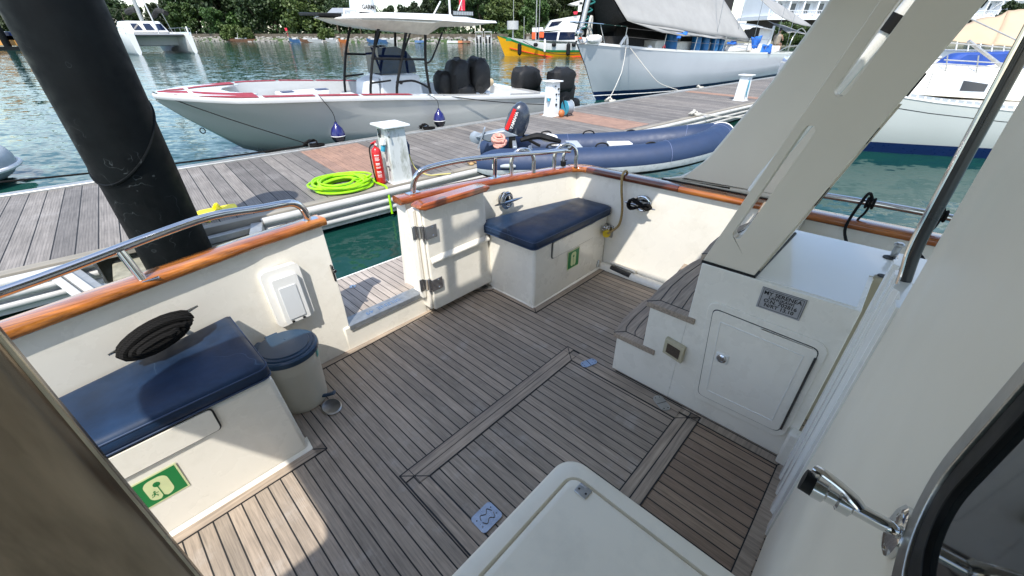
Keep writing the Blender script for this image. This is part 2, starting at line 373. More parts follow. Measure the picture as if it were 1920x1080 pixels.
def watermat():
    m, nt, b = newmat('sea_water')
    t = nt.nodes.new('ShaderNodeTexCoord'); o = t.outputs['Object']
    big = noisen(nt, o, .035, 4, .6)
    c = ramp(nt, big, [(.35, (.005, .036, .030)), (.65, (.011, .060, .046))])
    L(nt, c, b.inputs['Base Color']); b.inputs['Roughness'].default_value = .06; b.inputs['IOR'].default_value = 1.33; b.inputs['Specular IOR Level'].default_value = .20
    def wv(sc, sx, sy, det, k, w):
        mp = nt.nodes.new('ShaderNodeMapping'); mp.inputs['Scale'].default_value = (sx, sy, 1); mp.inputs['Rotation'].default_value = (0, 0, R(w)); mp.inputs['Location'].default_value = (w, sc, 0); L(nt, o, mp.inputs['Vector'])
        n = nt.nodes.new('ShaderNodeTexNoise'); n.inputs['Scale'].default_value = sc; n.inputs['Detail'].default_value = det; L(nt, mp.outputs['Vector'], n.inputs['Vector'])
        s = nt.nodes.new('ShaderNodeVectorMath'); s.operation = 'SUBTRACT'; L(nt, n.outputs['Color'], s.inputs[0]); s.inputs[1].default_value = (.5, .5, .5)
        q = nt.nodes.new('ShaderNodeVectorMath'); q.operation = 'MULTIPLY'; L(nt, s.outputs[0], q.inputs[0]); q.inputs[1].default_value = (k * .6, k, 0); return q.outputs[0]
    def add(x, y):
        n = nt.nodes.new('ShaderNodeVectorMath'); n.operation = 'ADD'; L(nt, x, n.inputs[0])
        if isinstance(y, tuple): n.inputs[1].default_value = y
        else: L(nt, y, n.inputs[1])
        return n.outputs[0]
    v = add(add(wv(2.6, .42, 1.0, 2, .24, 10), wv(8.5, .6, 1.0, 3, .27, -6)), add(wv(.5, .5, 1, 2, .08, 20), (0, 0, 1)))
    n = nt.nodes.new('ShaderNodeVectorMath'); n.operation = 'NORMALIZE'; L(nt, v, n.inputs[0]); L(nt, n.outputs[0], b.inputs['Normal'])
watermat()
# ================================================================== MOTOR YACHT (deck frame)
Y = thing('motor_yacht', 'white motor yacht cockpit with teak sole, varnished cap rails and transom gate, in the foreground', 'motor yacht', DECK, (0, 0, 0))
def interp(tab, x):
    if x <= tab[0][0]: (a, p), (b, q) = tab[0], tab[1]
    elif x >= tab[-1][0]: (a, p), (b, q) = tab[-2], tab[-1]
    else:
        for (a, p), (b, q) in zip(tab, tab[1:]):
            if a <= x <= b: break
    return p + (q - p) * (x - a) / (b - a)
TY = [(-1.6, 1.62), (-1.2, 1.76), (-.37, 1.955), (0, 2.04), (.4, 2.135), (.77, 2.19), (1.27, 2.17), (1.7, 2.13), (2.0, 2.09), (2.35, 2.01), (2.79, 1.90)]
TZ = [(-1.6, .79), (1.27, .775), (1.7, .766), (2.0, .757), (2.35, .747), (2.79, .738)]
yT = lambda x: interp(TY, x)
zT = lambda x: interp(TZ, x)
yB = lambda x: min(2.085, yT(x) - .03)
# sole, teak and margins
MB().plate([(-1.6, -1.2, -.05), (2.8, -1.2, -.05), (2.8, 2.1, -.05), (-1.6, 2.1, -.05)], [], (0, 0, .046)).part('cockpit_sole', 'gelcoat', Y)
inner = [(-1.5, 1.485), (.283, 1.485), (.29, 1.99), (.49, 2.035), (1.0, 2.045), (1.70, 2.068), (1.765, 2.0), (1.80, 1.93), (1.80, 1.503), (2.705, 1.493), (2.70, 1.0), (2.60, -1.1), (-1.5, -1.1)]
MB().poly([(x, y, 0) for x, y in inner]).part('teak_sole', 'teak_deck', Y, smooth=False)
MB().poly([(-1.45, -.066, .0008), (1.618, -.066, .0008), (1.618, .290, .0008), (-1.45, .290, .0008)]).part('teak_sole', 'teak_brown', Y, smooth=False, label='browner teak planks between the hatch and the door track')
def strip(m, pts, w0, w1, z0, z1):
    """flat board following pts, from offset w0 to w1 to its left"""
    n = len(pts); L_, R_ = [], []
    for i in range(n):
        p = Vector(pts[i]).to_3d(); a = Vector(pts[max(0, i - 1)]).to_3d(); b = Vector(pts[min(n - 1, i + 1)]).to_3d()
        t1 = (p - a).normalized() if i else (b - p).normalized(); t2 = (b - p).normalized() if i < n - 1 else t1
        nn = Vector((-t1.y, t1.x, 0)) + Vector((-t2.y, t2.x, 0)); nn.normalize(); k = 1 / max(.4, nn.dot(Vector((-t1.y, t1.x, 0))))
        L_.append(p + nn * w1 * k); R_.append(p + nn * w0 * k)
    for i in range(n - 1):
        q = [R_[i], R_[i + 1], L_[i + 1], L_[i]]
        m.hexa([Vector((v.x, v.y, z0)) for v in q] + [Vector((v.x, v.y, z1)) for v in q])
    return m
edge1 = [(-1.5, 1.485), (.283, 1.485)]; edge2 = [(.283, 1.485), (.29, 1.99)]; edge3 = [(.29, 1.99), (.49, 2.035), (1.0, 2.045), (1.70, 2.068)]
edge4 = [(1.70, 2.068), (1.735, 2.01), (1.80, 1.95), (1.80, 1.93)]; edge5 = [(1.80, 1.93), (1.80, 1.503)]; edge6 = [(1.80, 1.503), (2.705, 1.493)]
ck = MB()
class Board:
    def __init__(s, a): s.a = a
    def prism(s, pts, d): MB().prism(pts, d).part('teak_margin', 'teak_x' if s.a == 0 else 'teak_y', Y)
    def strip(s, e, w): strip(MB(), e, 0, w, -.003, .003).part('teak_margin', 'teak_x' if s.a == 0 else 'teak_y', Y)
mx = Board(0); my = Board(1)
for e, m in ((edge1, mx), (edge3, mx), (edge6, mx), (edge2, my), (edge5, my)): m.strip(e, .046)
mx.strip(edge4, .03)
# cover frames of the lazarette hatch
HX0, HX1, HY0, HY1 = .438, 1.653, .288, 1.113
for a, b, m in (((HX0, HY1 - .045), (HX1, HY1 - .045), 0), ((HX0, HY1 - .091), (HX1, HY1 - .091), 0), ((HX0, HY0), (HX1, HY0), 0), ((HX0, HY0 + .047), (HX1, HY0 + .047), 0)):
    ins = .0 if a[1] in (HY1 - .045, HY0) else .043
    mx.prism([(a[0] + ins, a[1] + .0015, .0005), (b[0] - ins, a[1] + .0015, .0005), (b[0] - ins - (.043 if a[1] > .9 else -.043) * (0), a[1] + .044, .0005), (a[0] + ins, a[1] + .044, .0005)], (0, 0, .003))
for x in (HX0, HX0 + .045, HX1 - .043, HX1 - .087): my.prism([(x + .001, HY0 + .094, .0005), (x + .042, HY0 + .094, .0005), (x + .042, HY1 - .094, .0005), (x + .001, HY1 - .094, .0005)], (0, 0, .0028))
# forward margin beside the door track
my.prism([(-1.0, -.115, .0005), (1.618, -.115, .0005), (1.618, -.066, .0005), (-1.0, -.066, .0005)], (0, 0, .003))
mx.prism([(1.618, -.11, .0005), (1.665, -.11, .0005), (1.665, .386, .0005), (1.618, .386, .0005)], (0, 0, .003))
def line(pts, w=.0048, z=.0036):
    pts = [Vector((*p, 0)) for p in pts]; strip(ck, pts, -w / 2, w / 2, .0, z)
for e in (edge1, edge2, edge3, edge4, edge5, edge6): line(e)
line([(HX0, HY0), (HX1, HY0), (HX1, HY1), (HX0, HY1), (HX0, HY0)], .006); line([(HX0 + .09, HY0 + .094), (HX1 - .088, HY0 + .094), (HX1 - .088, HY1 - .093), (HX0 + .09, HY1 - .093), (HX0 + .09, HY0 + .094)], .0055)
line([(HX0, HY1 - .046), (HX1, HY1 - .046)], .003); line([(HX0, HY0 + .047), (HX1, HY0 + .047)], .005); line([(HX0 + .045, HY0), (HX0 + .045, HY1)], .003); line([(HX1 - .044, HY0), (HX1 - .044, HY1)], .0025)
for a, b in (((HX0, HY1), (HX0 + .09, HY1 - .093)), ((HX1, HY1), (HX1 - .088, HY1 - .093)), ((HX1, HY0), (HX1 - .088, HY0 + .094))): line([a, b], .005)
line([(-.9, -.064), (1.618, -.064), (1.618, .386)]); line([(1.618, -.064), (1.665, -.085)]); line([(1.668, -.2), (1.668, .78)], .006)
line([(.283, 1.485), (.235, 1.53)]); line([(1.80, 1.503), (1.84, 1.545)]); line([(2.705, 1.493), (2.74, 1.53)]); line([(1.70, 2.068), (1.70, 2.11)], .004); line([(1.80, 1.95), (1.84, 1.96)], .004)
ck.part('deck_caulking', 'caulk', Y, smooth=False)
# coved upstand round the sole
m = MB()
def cove(pts, out, h=.05):
    for a, b in zip(pts, pts[1:]):
        a, b = Vector((*a, 0)), Vector((*b, 0)); t = (b - a).normalized(); n = Vector((-t.y, t.x, 0)) * out
        sec = [(0, -.004), (.22, .006), (.5, .016), (.78, .032), (1., .06 * h / .05)]
        r = [[p + n * u * .045 + Vector((0, 0, z)) for u, z in sec] + [p + n * .06 + Vector((0, 0, -.02))] for p in (a, b)]
        m.rings(r, True, True)
cove([(-1.5, 1.531), (.24, 1.531)], 1, .04); cove([(.33, 2.035), (.49, 2.082), (1.0, 2.092), (1.70, 2.115)], 1, .06)
cove([(1.826, 1.98), (1.826, 1.56)], -1 * -1, .03); cove([(1.83, 1.55), (2.70, 1.54)], 1, .04)
m.box(.1, .33, 1.99, 2.09, -.004, .05); m.part('toe_moulding', 'gelcoat', Y, angle=60)
# drains
d = MB().lathe([(.001, 0), (.030, 0), (.034, .002), (.034, .006), (.026, .008), (.001, .008)], (1.795, 2.03, .002)).part('scupper_drain', 'steel_worn', Y)
g = MB()
for i in range(-2, 3): g.box(1.795 + i * .009 - .002, 1.795 + i * .009 + .002, 2.03 - .018, 2.03 + .018, .010, .0115)
g.part('drain_slot', 'shadow_gap', d, smooth=False)
# aft bulwark in two wings and a sill
def wing(xs, lo, hi, name):
    m = MB(); rg = []
    for x in xs:
        xb = lo(x); xt = hi(x)
        sec = [(xb, yB(x), -.03), (xb, yB(x), .03), (xb, yB(x) + .002, .10), (lerp(xb, xt, .35), lerp(yB(x), yT(x), .2), .30), (lerp(xb, xt, .7), lerp(yB(x), yT(x), .55), .52), (xt, yT(x), zT(x) + .002), (xt, yT(x) + .10, zT(x) + .002), (xb, yT(x) + .11, .2), (xb, yT(x) + .10, -.45), (xb, yT(x) + .04, -1.12), (xb, yB(x) - .3, -1.12), (xb, yB(x) - .3, -.06)]
        rg.append([Vector(p) for p in sec])
    m.rings(rg, True, True); return m.part(name, 'gelcoat', Y, bev=.004, angle=50)
left_edge = lambda x: .735 if x > .73 else x
wing([-1.6, -1.2, -.8, -.37, 0, .2, .4, .6, .74], lambda x: x, lambda x: x + (.03 if x > .7 else 0), 'transom_wing')
wing([1.262, 1.5, 1.7, 1.85, 2.0, 2.2, 2.35, 2.55, 2.83], lambda x: x, lambda x: x + (.03 if x < 1.3 else 0), 'transom_wing')
MB().box(.70, 1.30, 2.082, 2.28, -.02, .165).part('transom_wing', 'gelcoat', Y, bev=.012, label='low white sill below the open transom gate')
m = MB(); m.box(.70, 1.30, 2.085, 2.29, -1.12, -.02); m.part('hull_transom', 'gelcoat', Y)
# threshold plate with reversed-out name
tp = MB().box(.737, 1.262, 2.072, 2.175, .166, .171); tp.box(.737, 1.262, 2.070, 2.074, .140, .171)
tp = tp.part('gate_threshold', 'sill_metal', Y)
MB().text('SELENE  49', (.995, 2.122, .1712), (-1, 0, 0), (0, -1, 0), .052, .0006).part('threshold_lettering', 'steel', tp, smooth=False)
# swim platform
pf = MB().plate([(-1.2, 2.28, .02), (2.75, 2.28, .02), (2.70, 2.60, .02), (2.3, 2.70, .02), (-1.2, 2.76, .02)], [], (0, 0, .135)).part('swim_platform', 'gelcoat', Y, bev=.02)
MB().poly([(-1.1, 2.176, .170), (2.6, 2.176, .170), (2.62, 2.58, .170), (2.2, 2.655, .170), (-1.1, 2.715, .170)]).part('platform_teak', 'teak_platform', pf, smooth=False)
MB().box(-1.2, 2.7, 2.176, 2.30, .15, .168).part('platform_hinge_strip', 'gelcoat', pf)
MB().cyl((.98, 2.50, .17), (.98, 2.50, .176), .022, 16).ell((.98, 2.50, .178), (.012, .012, .006), 8).part('deck_fitting', 'steel', pf)
# starboard bulwark
m = MB(); rg = []
for yy in (2.02, 1.6, 1.0, .4, -.2, -1.0, -2.0):
    xt = 2.765; rg.append([Vector(p) for p in ((2.60, yy, -.03), (2.735, yy, -.01), (2.742, yy, .05), (2.745, yy, .25), (xt, yy, .741), (xt + .10, yy, .741), (xt + .12, yy, .2), (xt + .05, yy, -1.1), (2.6, yy, -1.1))])
m.rings(rg, True, True); m.part('side_bulwark', 'gelcoat', Y, bev=.006, angle=50)
m = MB()
m.tube([(2.715, 2.0, .0), (2.715, 1.55, .0), (2.715, .8, .0), (2.715, -1, 0)], .045, 12); m.part('side_cove', 'gelcoat', Y)
MB().add([], []).tube([(2.700, 1.45, .032), (2.692, 1.36, .032), (2.685, 1.27, .032)], .020, 10, 3).part('freeing_port', 'shadow_gap', Y)
m = MB()
m.tube([(2.735, 1.48, .06), (2.725, 1.36, .062), (2.72, 1.24, .06)], .016, 10, 3, flat=.6); m.part('freeing_port_rim', 'gelcoat', Y)
m = MB().add([], [])
m.tube([(2.655, 1.548, .03), (2.655, 1.546, .085), (2.645, 1.54, .03)], .006, 8, 3); m.cyl((2.652, 1.55, .03), (2.652, 1.545, .08), .016, 10, .004); m.part('drain_scoop', 'steel_worn', Y)
# varnished cap rails
def cap(pts, name, wid=(-.030, .085), h=.045, mat='varnish', ends=.0, lab=None):
    m = MB(); rg = []; n = len(pts)
    for i, p in enumerate(pts):
        p = Vector(p); a = Vector(pts[max(0, i - 1)]); b = Vector(pts[min(n - 1, i + 1)]); t = (b - a); t.z = 0; t.normalize(); nn = Vector((-t.y, t.x, 0))
        sec = []
        w0, w1 = wid; r = .018
        for cx, cz, a0 in ((w1 - r, h - r, 0), (w0 + r, h - r, 90), (w0 + r, r, 180), (w1 - r, r, 270)):
            for k in range(4):
                an = R(a0 + 30 * k); sec.append((cx + r * math.cos(an), cz + r * math.sin(an)))
        rg.append([p + nn * u + Vector((0, 0, w)) for u, w in sec])
    m.rings(rg); return m.part(name, mat, Y, angle=50, label=lab)
cap([(x, yT(x), zT(x)) for x in (-1.6, -1.2, -.8, -.37, -.1, .15, .4, .6, .79)], 'cap_rail', lab='orange varnished cap rail left of the gate')
cap([(x, yT(x), zT(x)) for x in (1.255, 1.45, 1.7, 1.85, 2.0, 2.2, 2.35, 2.5, 2.62, 2.70)], 'cap_rail', mat='varnish_red', lab='reddish varnished cap rail right of the gate')
cap([(2.70, 1.925, zT(2.7)), (2.735, 1.90, .738), (2.765, 1.86, .739), (2.772, 1.80, .740)], 'cap_rail_corner', wid=(-.034, .088), mat='varnish', lab='lighter orange corner piece of the cap rail')
def capy(y0, y1, lab): return cap([(2.765, y, .741) for y in (y0, lerp(y0, y1, .5), y1)], 'cap_rail', mat='varnish_dark' if y0 > 1.5 else 'varnish_y', wid=(-.088 + .058, .088), lab=lab)
capy(1.80, 1.05, 'dark varnished cap rail on the side bulwark'); capy(1.046, -2.0, 'cap rail running forward past the slotted wing')
# opened transom gate folded flat against the bulwark
G = MB(); GX0, GX1, GY = 1.30, 1.845, 1.985
G.hexa([(GX0, GY, .05), (GX1, GY, .05), (GX1, GY + .06, .05), (GX0, GY + .06, .05), (GX0 - .005, GY + .01, .778), (GX1 - .02, GY + .03, .770), (GX1 - .02, GY + .09, .770), (GX0 - .005, GY + .07, .778)])
gate = G.part('transom_gate', 'gelcoat', Y, bev=.012, seg=3, label='open white gate folded against the transom')
MB().prism([(GX0 + .012, GY - .004, .40), (GX0 + .012, GY - .017, .412), (GX0 + .012, GY - .017, .425), (GX0 + .012, GY + .01, .45)], (GX1 - GX0 - .03, 0.004, 0)).part('gate_ridge', 'gelcoat', gate, bev=.004)
m = MB(); rg = []
for x in (1.262, 1.30, 1.55, 1.80, 1.845):
    k = .012 if x in (1.262, 1.845) else 0
    rg.append([Vector(p) for p in ((x, GY - .028 + k, .775 + k), (x, GY + .075, .775 + k), (x, GY + .075, .818 - k), (x, GY - .028 + k, .818 - k))])
m.rings(rg); m.part('gate_cap', 'varnish_red', gate, bev=.010, seg=3, label='short varnished cap on the folded gate')
m = MB(); m.box(1.245, 1.275, 2.03, 2.075, .15, .775); m.box(1.278, 1.296, 2.0, 2.09, .06, .775); m.part('gate_jamb', 'gelcoat', Y, bev=.008)
for zc in (.63, .255):
    h = MB(); h.box(1.232, 1.262, 2.028, 2.032, zc - .045, zc + .045); h.cyl((1.283, 1.992, zc - .05), (1.283, 1.992, zc + .05), .010, 12)
    h.hexa([(1.262, 2.030, zc - .04), (1.28, 1.998, zc - .04), (1.28, 2.002, zc - .04), (1.262, 2.034, zc - .04), (1.262, 2.030, zc + .04), (1.28, 1.998, zc + .04), (1.28, 2.002, zc + .04), (1.262, 2.034, zc + .04)])
    h.box(1.29, 1.375, 1.972, 1.977, zc - .045, zc + .04); h.hexa([(1.285, 1.99, zc - .04), (1.30, 1.971, zc - .04), (1.30, 1.976, zc - .04), (1.285, 1.995, zc - .04), (1.285, 1.99, zc + .04), (1.30, 1.971, zc + .04), (1.30, 1.976, zc + .04), (1.285, 1.995, zc + .04)])
    for u in (-.028, .028): h.ell((1.345, 1.970, zc + u), (.006, .003, .006), 8)
    h.part('gate_hinge', 'steel', Y, bev=.001)
m = MB().box(.742, .752, 2.125, 2.15, .46, .56); m.cyl((.75, 2.125, .53), (.75, 2.105, .53), .010, 10); m.part('gate_latch', 'steel_dark', Y, bev=.003)
# cockpit seats (lockers)
def locker(x0, x1, y0, flap, xs):
    m = MB(); m.hexa([(x0, y0, 0), (x1, y0, 0), (x1, 2.11, 0), (x0, 2.11, 0), (x0 + xs[0], y0 + .006, .46), (x1 + xs[1], y0 + .006, .46), (x1 + xs[1], 2.0, .46), (x0 + xs[0], 2.0, .46)])
    o = m.part('seat_locker', 'gelcoat', Y, bev=.02, seg=3)
    a, b, z0, z1 = flap
    MB().prism([(p, y0 - .001, q) for p, q in rrect(a - .006, b + .006, z0 - .006, z1 + .02, .018)], (0, .006, 0)).part('flap_gap', 'shadow_gap', o)
    MB().prism([(p, y0 - .007, q) for p, q in rrect(a, b, z0, z1 + .02, .014)], (0, .009, 0)).part('locker_flap', 'gelcoat', o, bev=.002)
    return o
l1 = locker(-1.45, .232, 1.548, (-1.0, -.019, .356, .44), (0, -.03)); l2 = locker(1.84, 2.742, 1.556, (2.03, 2.55, .328, .43), (.005, .0))
# escape / life-jacket signs on the locker fronts
def sign(lockr, x0, x1, z0, z1, y, man):
    m = MB(); m.box(x0 - .004, x1 + .004, y - .0012, y, z0 - .004, z1 + .004); s = m.part('safety_sign', 'sign_cream', lockr, label='green and cream life jacket sign')
    g = MB(); y -= .0016; g.cur = 0; cx = (x0 + x1) / 2 - (.006 if man else 0); cz = (z0 + z1) / 2
    g.poly([(x0 + .002, y, z0 + .002), (x1 - .002, y, z0 + .002), (x1 - .002, y, z1 - .002), (x0 + .002, y, z1 - .002)])
    W = (x1 - x0) * (.56 if man else .46); H = (z1 - z0) * .80; g.cur = 1; y -= .0006
    g.poly([(cx + p, y, cz + q) for p, q in rrect(-W / 2, W / 2, -H / 2, H / 2 - .001, W * .36, 8)])
    g.cur = 0; y -= .0006
    rr = W * .145; hz = cz + H * .20
    g.poly([(cx + rr * math.cos(R(a)), y, hz + rr * 1.15 * math.sin(R(a))) for a in range(0, 360, 20)])
    g.poly([(cx - .0016, y, cz - H / 2), (cx + .0016, y, cz - H / 2), (cx + .0016, y, hz), (cx - .0016, y, hz)])
    g.poly([(cx - .011, y, cz - H / 2 - .001), (cx + .011, y, cz - H / 2 - .001), (cx, y, cz - H / 2 + .012)])
    if man:
        ox, oz = cx - W * .24, cz - H * .20; s_ = .0062
        g.poly([(ox + s_ * .55 * math.cos(R(a)) + .001, y, oz + 2.2 * s_ + s_ * .55 * math.sin(R(a))) for a in range(0, 360, 30)])
        for a, b, w in (((0, 1.4), (-.3, 0), .75), ((-.3, 0), (.9, -.9), .5), ((.9, -.9), (.4, -1.9), .4), ((-.3, 0), (-1.1, -1.0), .5), ((-1.1, -1), (-2.1, -1.1), .4), ((0, 1.3), (1.3, .7), .35), ((1.3, .7), (1.7, 1.3), .3), ((0, 1.3), (-1.2, .9), .35), ((-1.2, .9), (-1.6, 0), .3)):
            a = Vector((a[0], a[1])); b = Vector((b[0], b[1])); t = (b - a).normalized(); nn = Vector((-t.y, t.x)) * w * .5
            g.poly([(ox + s_ * q.x, y, oz + s_ * q.y) for q in (a - nn, b - nn, b + nn, a + nn)])
    g.part('sign_pictogram', ['sign_green', 'sign_cream'], lockr, smooth=False, fixn=False)
sign(l1, -.312, -.186, .178, .305, 1.549, True); sign(l2, 2.222, 2.362, .158, .302, 1.556, False)
# ------------------------------------------------------------------ stern rails
PB = lambda x, z=None: Vector((x, yT(x) + .015, zT(x) + .045))
r = MB().tube([(-1.5, 1.72, .90), (-.9, 1.92, .915), (-.37, 2.03, .915), (.11, 2.10, .966), (.31, 2.13, .978), (.50, 2.155, .955), (.60, 2.175, .945), (.665, 2.195, .93), (.705, 2.205, .89), (.72, 2.21, .82)], .0185, 14, 5).part('stern_rail', 'steel', Y)
def rail_foot(parent, a, b, rr=.0155):
    MB().cyl(a, b, rr, 12).part('rail_post', 'steel', parent)
    MB().box(a[0] - .05, a[0] + .05, a[1] - .024, a[1] + .024, a[2] - .002, a[2] + .005).part('rail_base', 'steel', parent, bev=.003)
rail_foot(r, (-.012, 2.035, .818), (-.03, 2.055, .948)); MB().box(.67, .77, 2.185, 2.235, .816, .823).part('rail_base', 'steel', r, bev=.003)
r2 = MB().tube([(1.375, 2.185, .82), (1.378, 2.175, .88), (1.40, 2.15, .94), (1.47, 2.135, .968), (1.70, 2.12, .972), (1.98, 2.085, .957), (2.2, 2.045, .943), (2.42, 1.985, .930), (2.60, 1.94, .922), (2.66, 1.91, .915)], .0175, 14, 5).part('stern_rail', 'steel', Y)
rail_foot(r2, (2.02, 2.105, .80), (2.0, 2.075, .955)); MB().box(1.33, 1.42, 2.165, 2.215, .818, .825).part('rail_base', 'steel', r2, bev=.003)
for (x0, y0), (x1, y1), zt, zz in (((2.19, 2.10), (2.335, 2.005), .968, .795), ((2.56, 1.985), (2.71, 1.885), .965, .785)):
    MB().tube([(x0, y0, zz), (x0, y0, zt - .10)] + [(lerp(x0, x1, .5 - .5 * math.cos(R(a))), lerp(y0, y1, .5 - .5 * math.cos(R(a))), zt - .085 + .085 * math.sin(R(a))) for a in (0, 30, 60, 90, 120, 150, 180)] + [(x1, y1, zt - .10), (x1, y1, zz)], .0150, 12, 3).part('rail_hoop', 'steel', r2)
MB().tube([(2.62, 1.95, .785), (2.625, 1.94, .90), (2.66, 1.90, .94)], .013, 10, 4).part('rail_brace', 'steel', r2)
MB().tube([(2.622, 1.945, .80), (2.623, 1.943, .835)], .022, 10).tube([(2.60, 1.93, .80), (2.64, 1.96, .82), (2.60, 1.955, .835), (2.645, 1.925, .845)], .004, 6, 3).part('black_lashing', 'rubber', r2)
r3 = MB().tube([(2.86, .42, .86), (2.86, 0, .868), (2.86, -.5, .862), (2.86, -2, .86)], .0175, 12, 3).part('side_rail', 'steel', Y)
MB().cyl((2.86, .40, .78), (2.86, .40, .86), .015, 10).part('rail_post', 'steel', r3)
# mooring cleats through the bulwark
def horn(cx, cy, cz, d, n, ln, parent):
    c = Vector((cx, cy, cz)); d = Vector(d).normalized(); n = Vector(n).normalized()
    m = MB().tube([c - d * ln, c - d * ln * .55, c, c + d * ln * .55, c + d * ln], [.004, .010, .013, .010, .004], 10, 0)
    for s in (-.03, .03): m.cyl(c + d * s, c + d * s - n * .08, .010, 10)
    m.rings([[c - n * (.078 if k else .07) + d * .055 * math.cos(a) + Vector((0, 0, 1)) * .03 * math.sin(a) for a in [2 * math.pi * j / 16 for j in range(16)]] for k in (0, 1)])
    return m.part('mooring_cleat', 'steel', parent)
horn(-.05, 1.965, .635, (1, .27, .10), (.1, -1, 0), .165, Y); c2 = horn(2.06, 2.005, .634, (1, -.12, .02), (0, -1, 0), .13, Y); horn(2.69, 1.285, .608, (0, 1, .02), (-1, 0, 0), .125, Y)
m = MB()
for rr, o, t in ((.052, .03, .011), (.050, .0, .006), (.040, .045, .005)):
    m.tube([(2.055 + rr * math.cos(a), 2.05 - o, .640 + rr * 1.08 * math.sin(a)) for a in [2 * math.pi * j / 24 for j in range(24)]], t, 10, closed=True)
m.part('hawse_ring', 'steel', Y); MB().cyl((2.055, 2.07, .64), (2.055, 2.045, .64), .045, 24).part('hawse_hole', 'glass_dark', Y)
m = MB()
for rr, o, t in ((.052, .03, .009), (.048, .0, .006)):
    m.tube([(2.762 - o, 1.285 + rr * math.cos(a) * 1.2, .612 + rr * math.sin(a)) for a in [2 * math.pi * j / 24 for j in range(24)]], t, 10, closed=True)
m.part('hawse_ring', 'steel', Y)
# shower / outlet box beside the gate
bx = MB().prism([(p, yT(p) * 0 + 2.068 + (q - .34) * .10, q) for p, q in rrect(.385, .575, .345, .66, .03)], (0, .03, 0)).part('outlet_box', 'gelcoat_bright', Y, bev=.008, seg=3)
MB().prism([(p, 2.045 + (q - .34) * .10, q) for p, q in rrect(.422, .545, .362, .615, .008)], (0, .03, 0)).part('outlet_cover', 'white_plastic', bx, bev=.006)
MB().prism([(p, 2.040 + (q - .34) * .10, q) for p, q in rrect(.440, .522, .385, .565, .004)], (0, .006, 0)).part('outlet_flap', 'seat_light', bx, bev=.002)
m = MB()
for x in (.452, .508): m.box(x - .006, x + .006, 2.040, 2.046, .366, .376)
m.part('outlet_clip', 'ink', bx)
# shore power inlet on the side bulwark
s = MB().box(2.735, 2.757, 1.50, 1.60, .27, .37).part('power_inlet', 'steel_worn', Y, bev=.006)
MB().tube([(2.70, 1.55, .372), (2.66, 1.55, .372)], .001, 4).cyl((2.69, 1.545, .362), (2.685, 1.545, .378), .042, 20).tube([(2.69 + .032 * math.cos(a), 1.545 + .032 * math.sin(a), .382) for a in [2 * math.pi * j / 16 for j in range(16)]], .006, 8, closed=True).part('inlet_cap', 'steel', s)
# ------------------------------------------------------------------ stairs and locker cabinet
n1 = [(1153, 621), (1161, 608), (1170, 596), (1183, 583), (1192, 576), (1202, 567), (1220, 557), (1240, 546)]
n2 = [(1221, 558), (1244, 531), (1271, 509), (1298, 491), (1316, 483), (1340, 470)]
n3 = [(1318, 474), (1331, 457), (1345, 445), (1362, 434), (1385, 424), (1410, 414)]
def tread(nose, z, yback, zb, yb2, xm=1.672):
    q = [D(*p, z=z) for p in nose]; q = [Vector((p.x, p.y, z)) for p in q]; q[0].x = xm
    for v in q: v.x = max(v.x, xm)
    last = q[-1]; q.append(Vector((2.74, last.y + (2.74 - last.x) * .12, z)))
    body = [Vector((v.x, v.y - .02, 0)) for v in q]
    m = MB().prism([Vector((xm + .008, yb2, zb))] + [Vector((max(xm + .008, v.x), v.y, zb)) for v in body] + [Vector((2.74, yb2, zb))], (0, 0, z - .03 - zb)); o = m.part('stair_riser', 'gelcoat', Y, angle=50)
    t = MB().prism([Vector((xm, yback, z - .03))] + [Vector((v.x, v.y, z - .03)) for v in q] + [Vector((2.74, yback, z - .03))], (0, 0, .03)).part('stair_tread', 'teak_x', o, bev=.003)
    c = MB()
    for k, w in ((.045, .005), (.10, .004), (.155, .004)):
        pts = [Vector((v.x if v.x > 1.72 else 1.725, v.y - k, 0)) for v in q if v.y - k > yback]
        if k > .05: pts = [p for p in pts]
        if len(pts) > 1: strip(c, pts, -w / 2, w / 2, z - .001, z + .0012)
    strip(c, [Vector((xm + .05, yback, 0)), Vector((xm + .05, q[0].y - .045, 0)), Vector((xm, q[0].y, 0))], -.0025, .0025, z - .001, z + .0012)
    c.part('tread_caulking', 'caulk', o, smooth=False)
tread(n1, .25, .59, 0, .60, 1.6715); tread(n2, .52, .44, 0, .4752); tread(n3, .80, .30, .47, .30, 1.77)
cab = MB(); cab.prism([(1.68, .475, 0), (1.68, -.078, 0), (2.0, -.078, 0), (2.02, -.13, 0), (2.02, -.42, 0), (2.37, -.42, 0), (2.37, .475, 0)], (0, 0, .80))
cab = cab.part('locker_cabinet', 'gelcoat', Y, bev=.003, seg=2)
MB().prism([(1.70, .46, .8), (1.70, -.062, .8), (2.015, -.062, .8), (2.035, -.13, .8), (2.035, -.40, .8), (2.355, -.40, .8), (2.355, .46, .8)], (0, 0, .003)).part('cabinet_top', 'gelcoat_bright', cab)
def yz(pts, x): return [(x, a, b) for a, b in pts]
q = [D(*p, x=1.68) for p in ((1340, 577), (1538, 655), (1460, 807), (1310, 735))]
def quadr(k, rnd, n=5):
    c = sum(((v.y, v.z)[0] for v in q)) / 4, sum((v.z for v in q)) / 4; pts = [Vector((v.y - c[0], v.z - c[1])) * k + Vector(c) for v in q]; out = []
    for i in range(4):
        p = pts[i]; a = (pts[i - 1] - p).normalized(); b = (pts[(i + 1) % 4] - p).normalized()
        for j in range(n + 1):
            t = j / n; out.append(p + a * rnd * (1 - t) ** 2 + b * rnd * t ** 2)
    return [(v.x, v.y) for v in out]
MB().prism(yz(quadr(1.14, .055), 1.671), (.02, 0, 0)).part('door_surround', 'gelcoat', cab, bev=.007, seg=3)
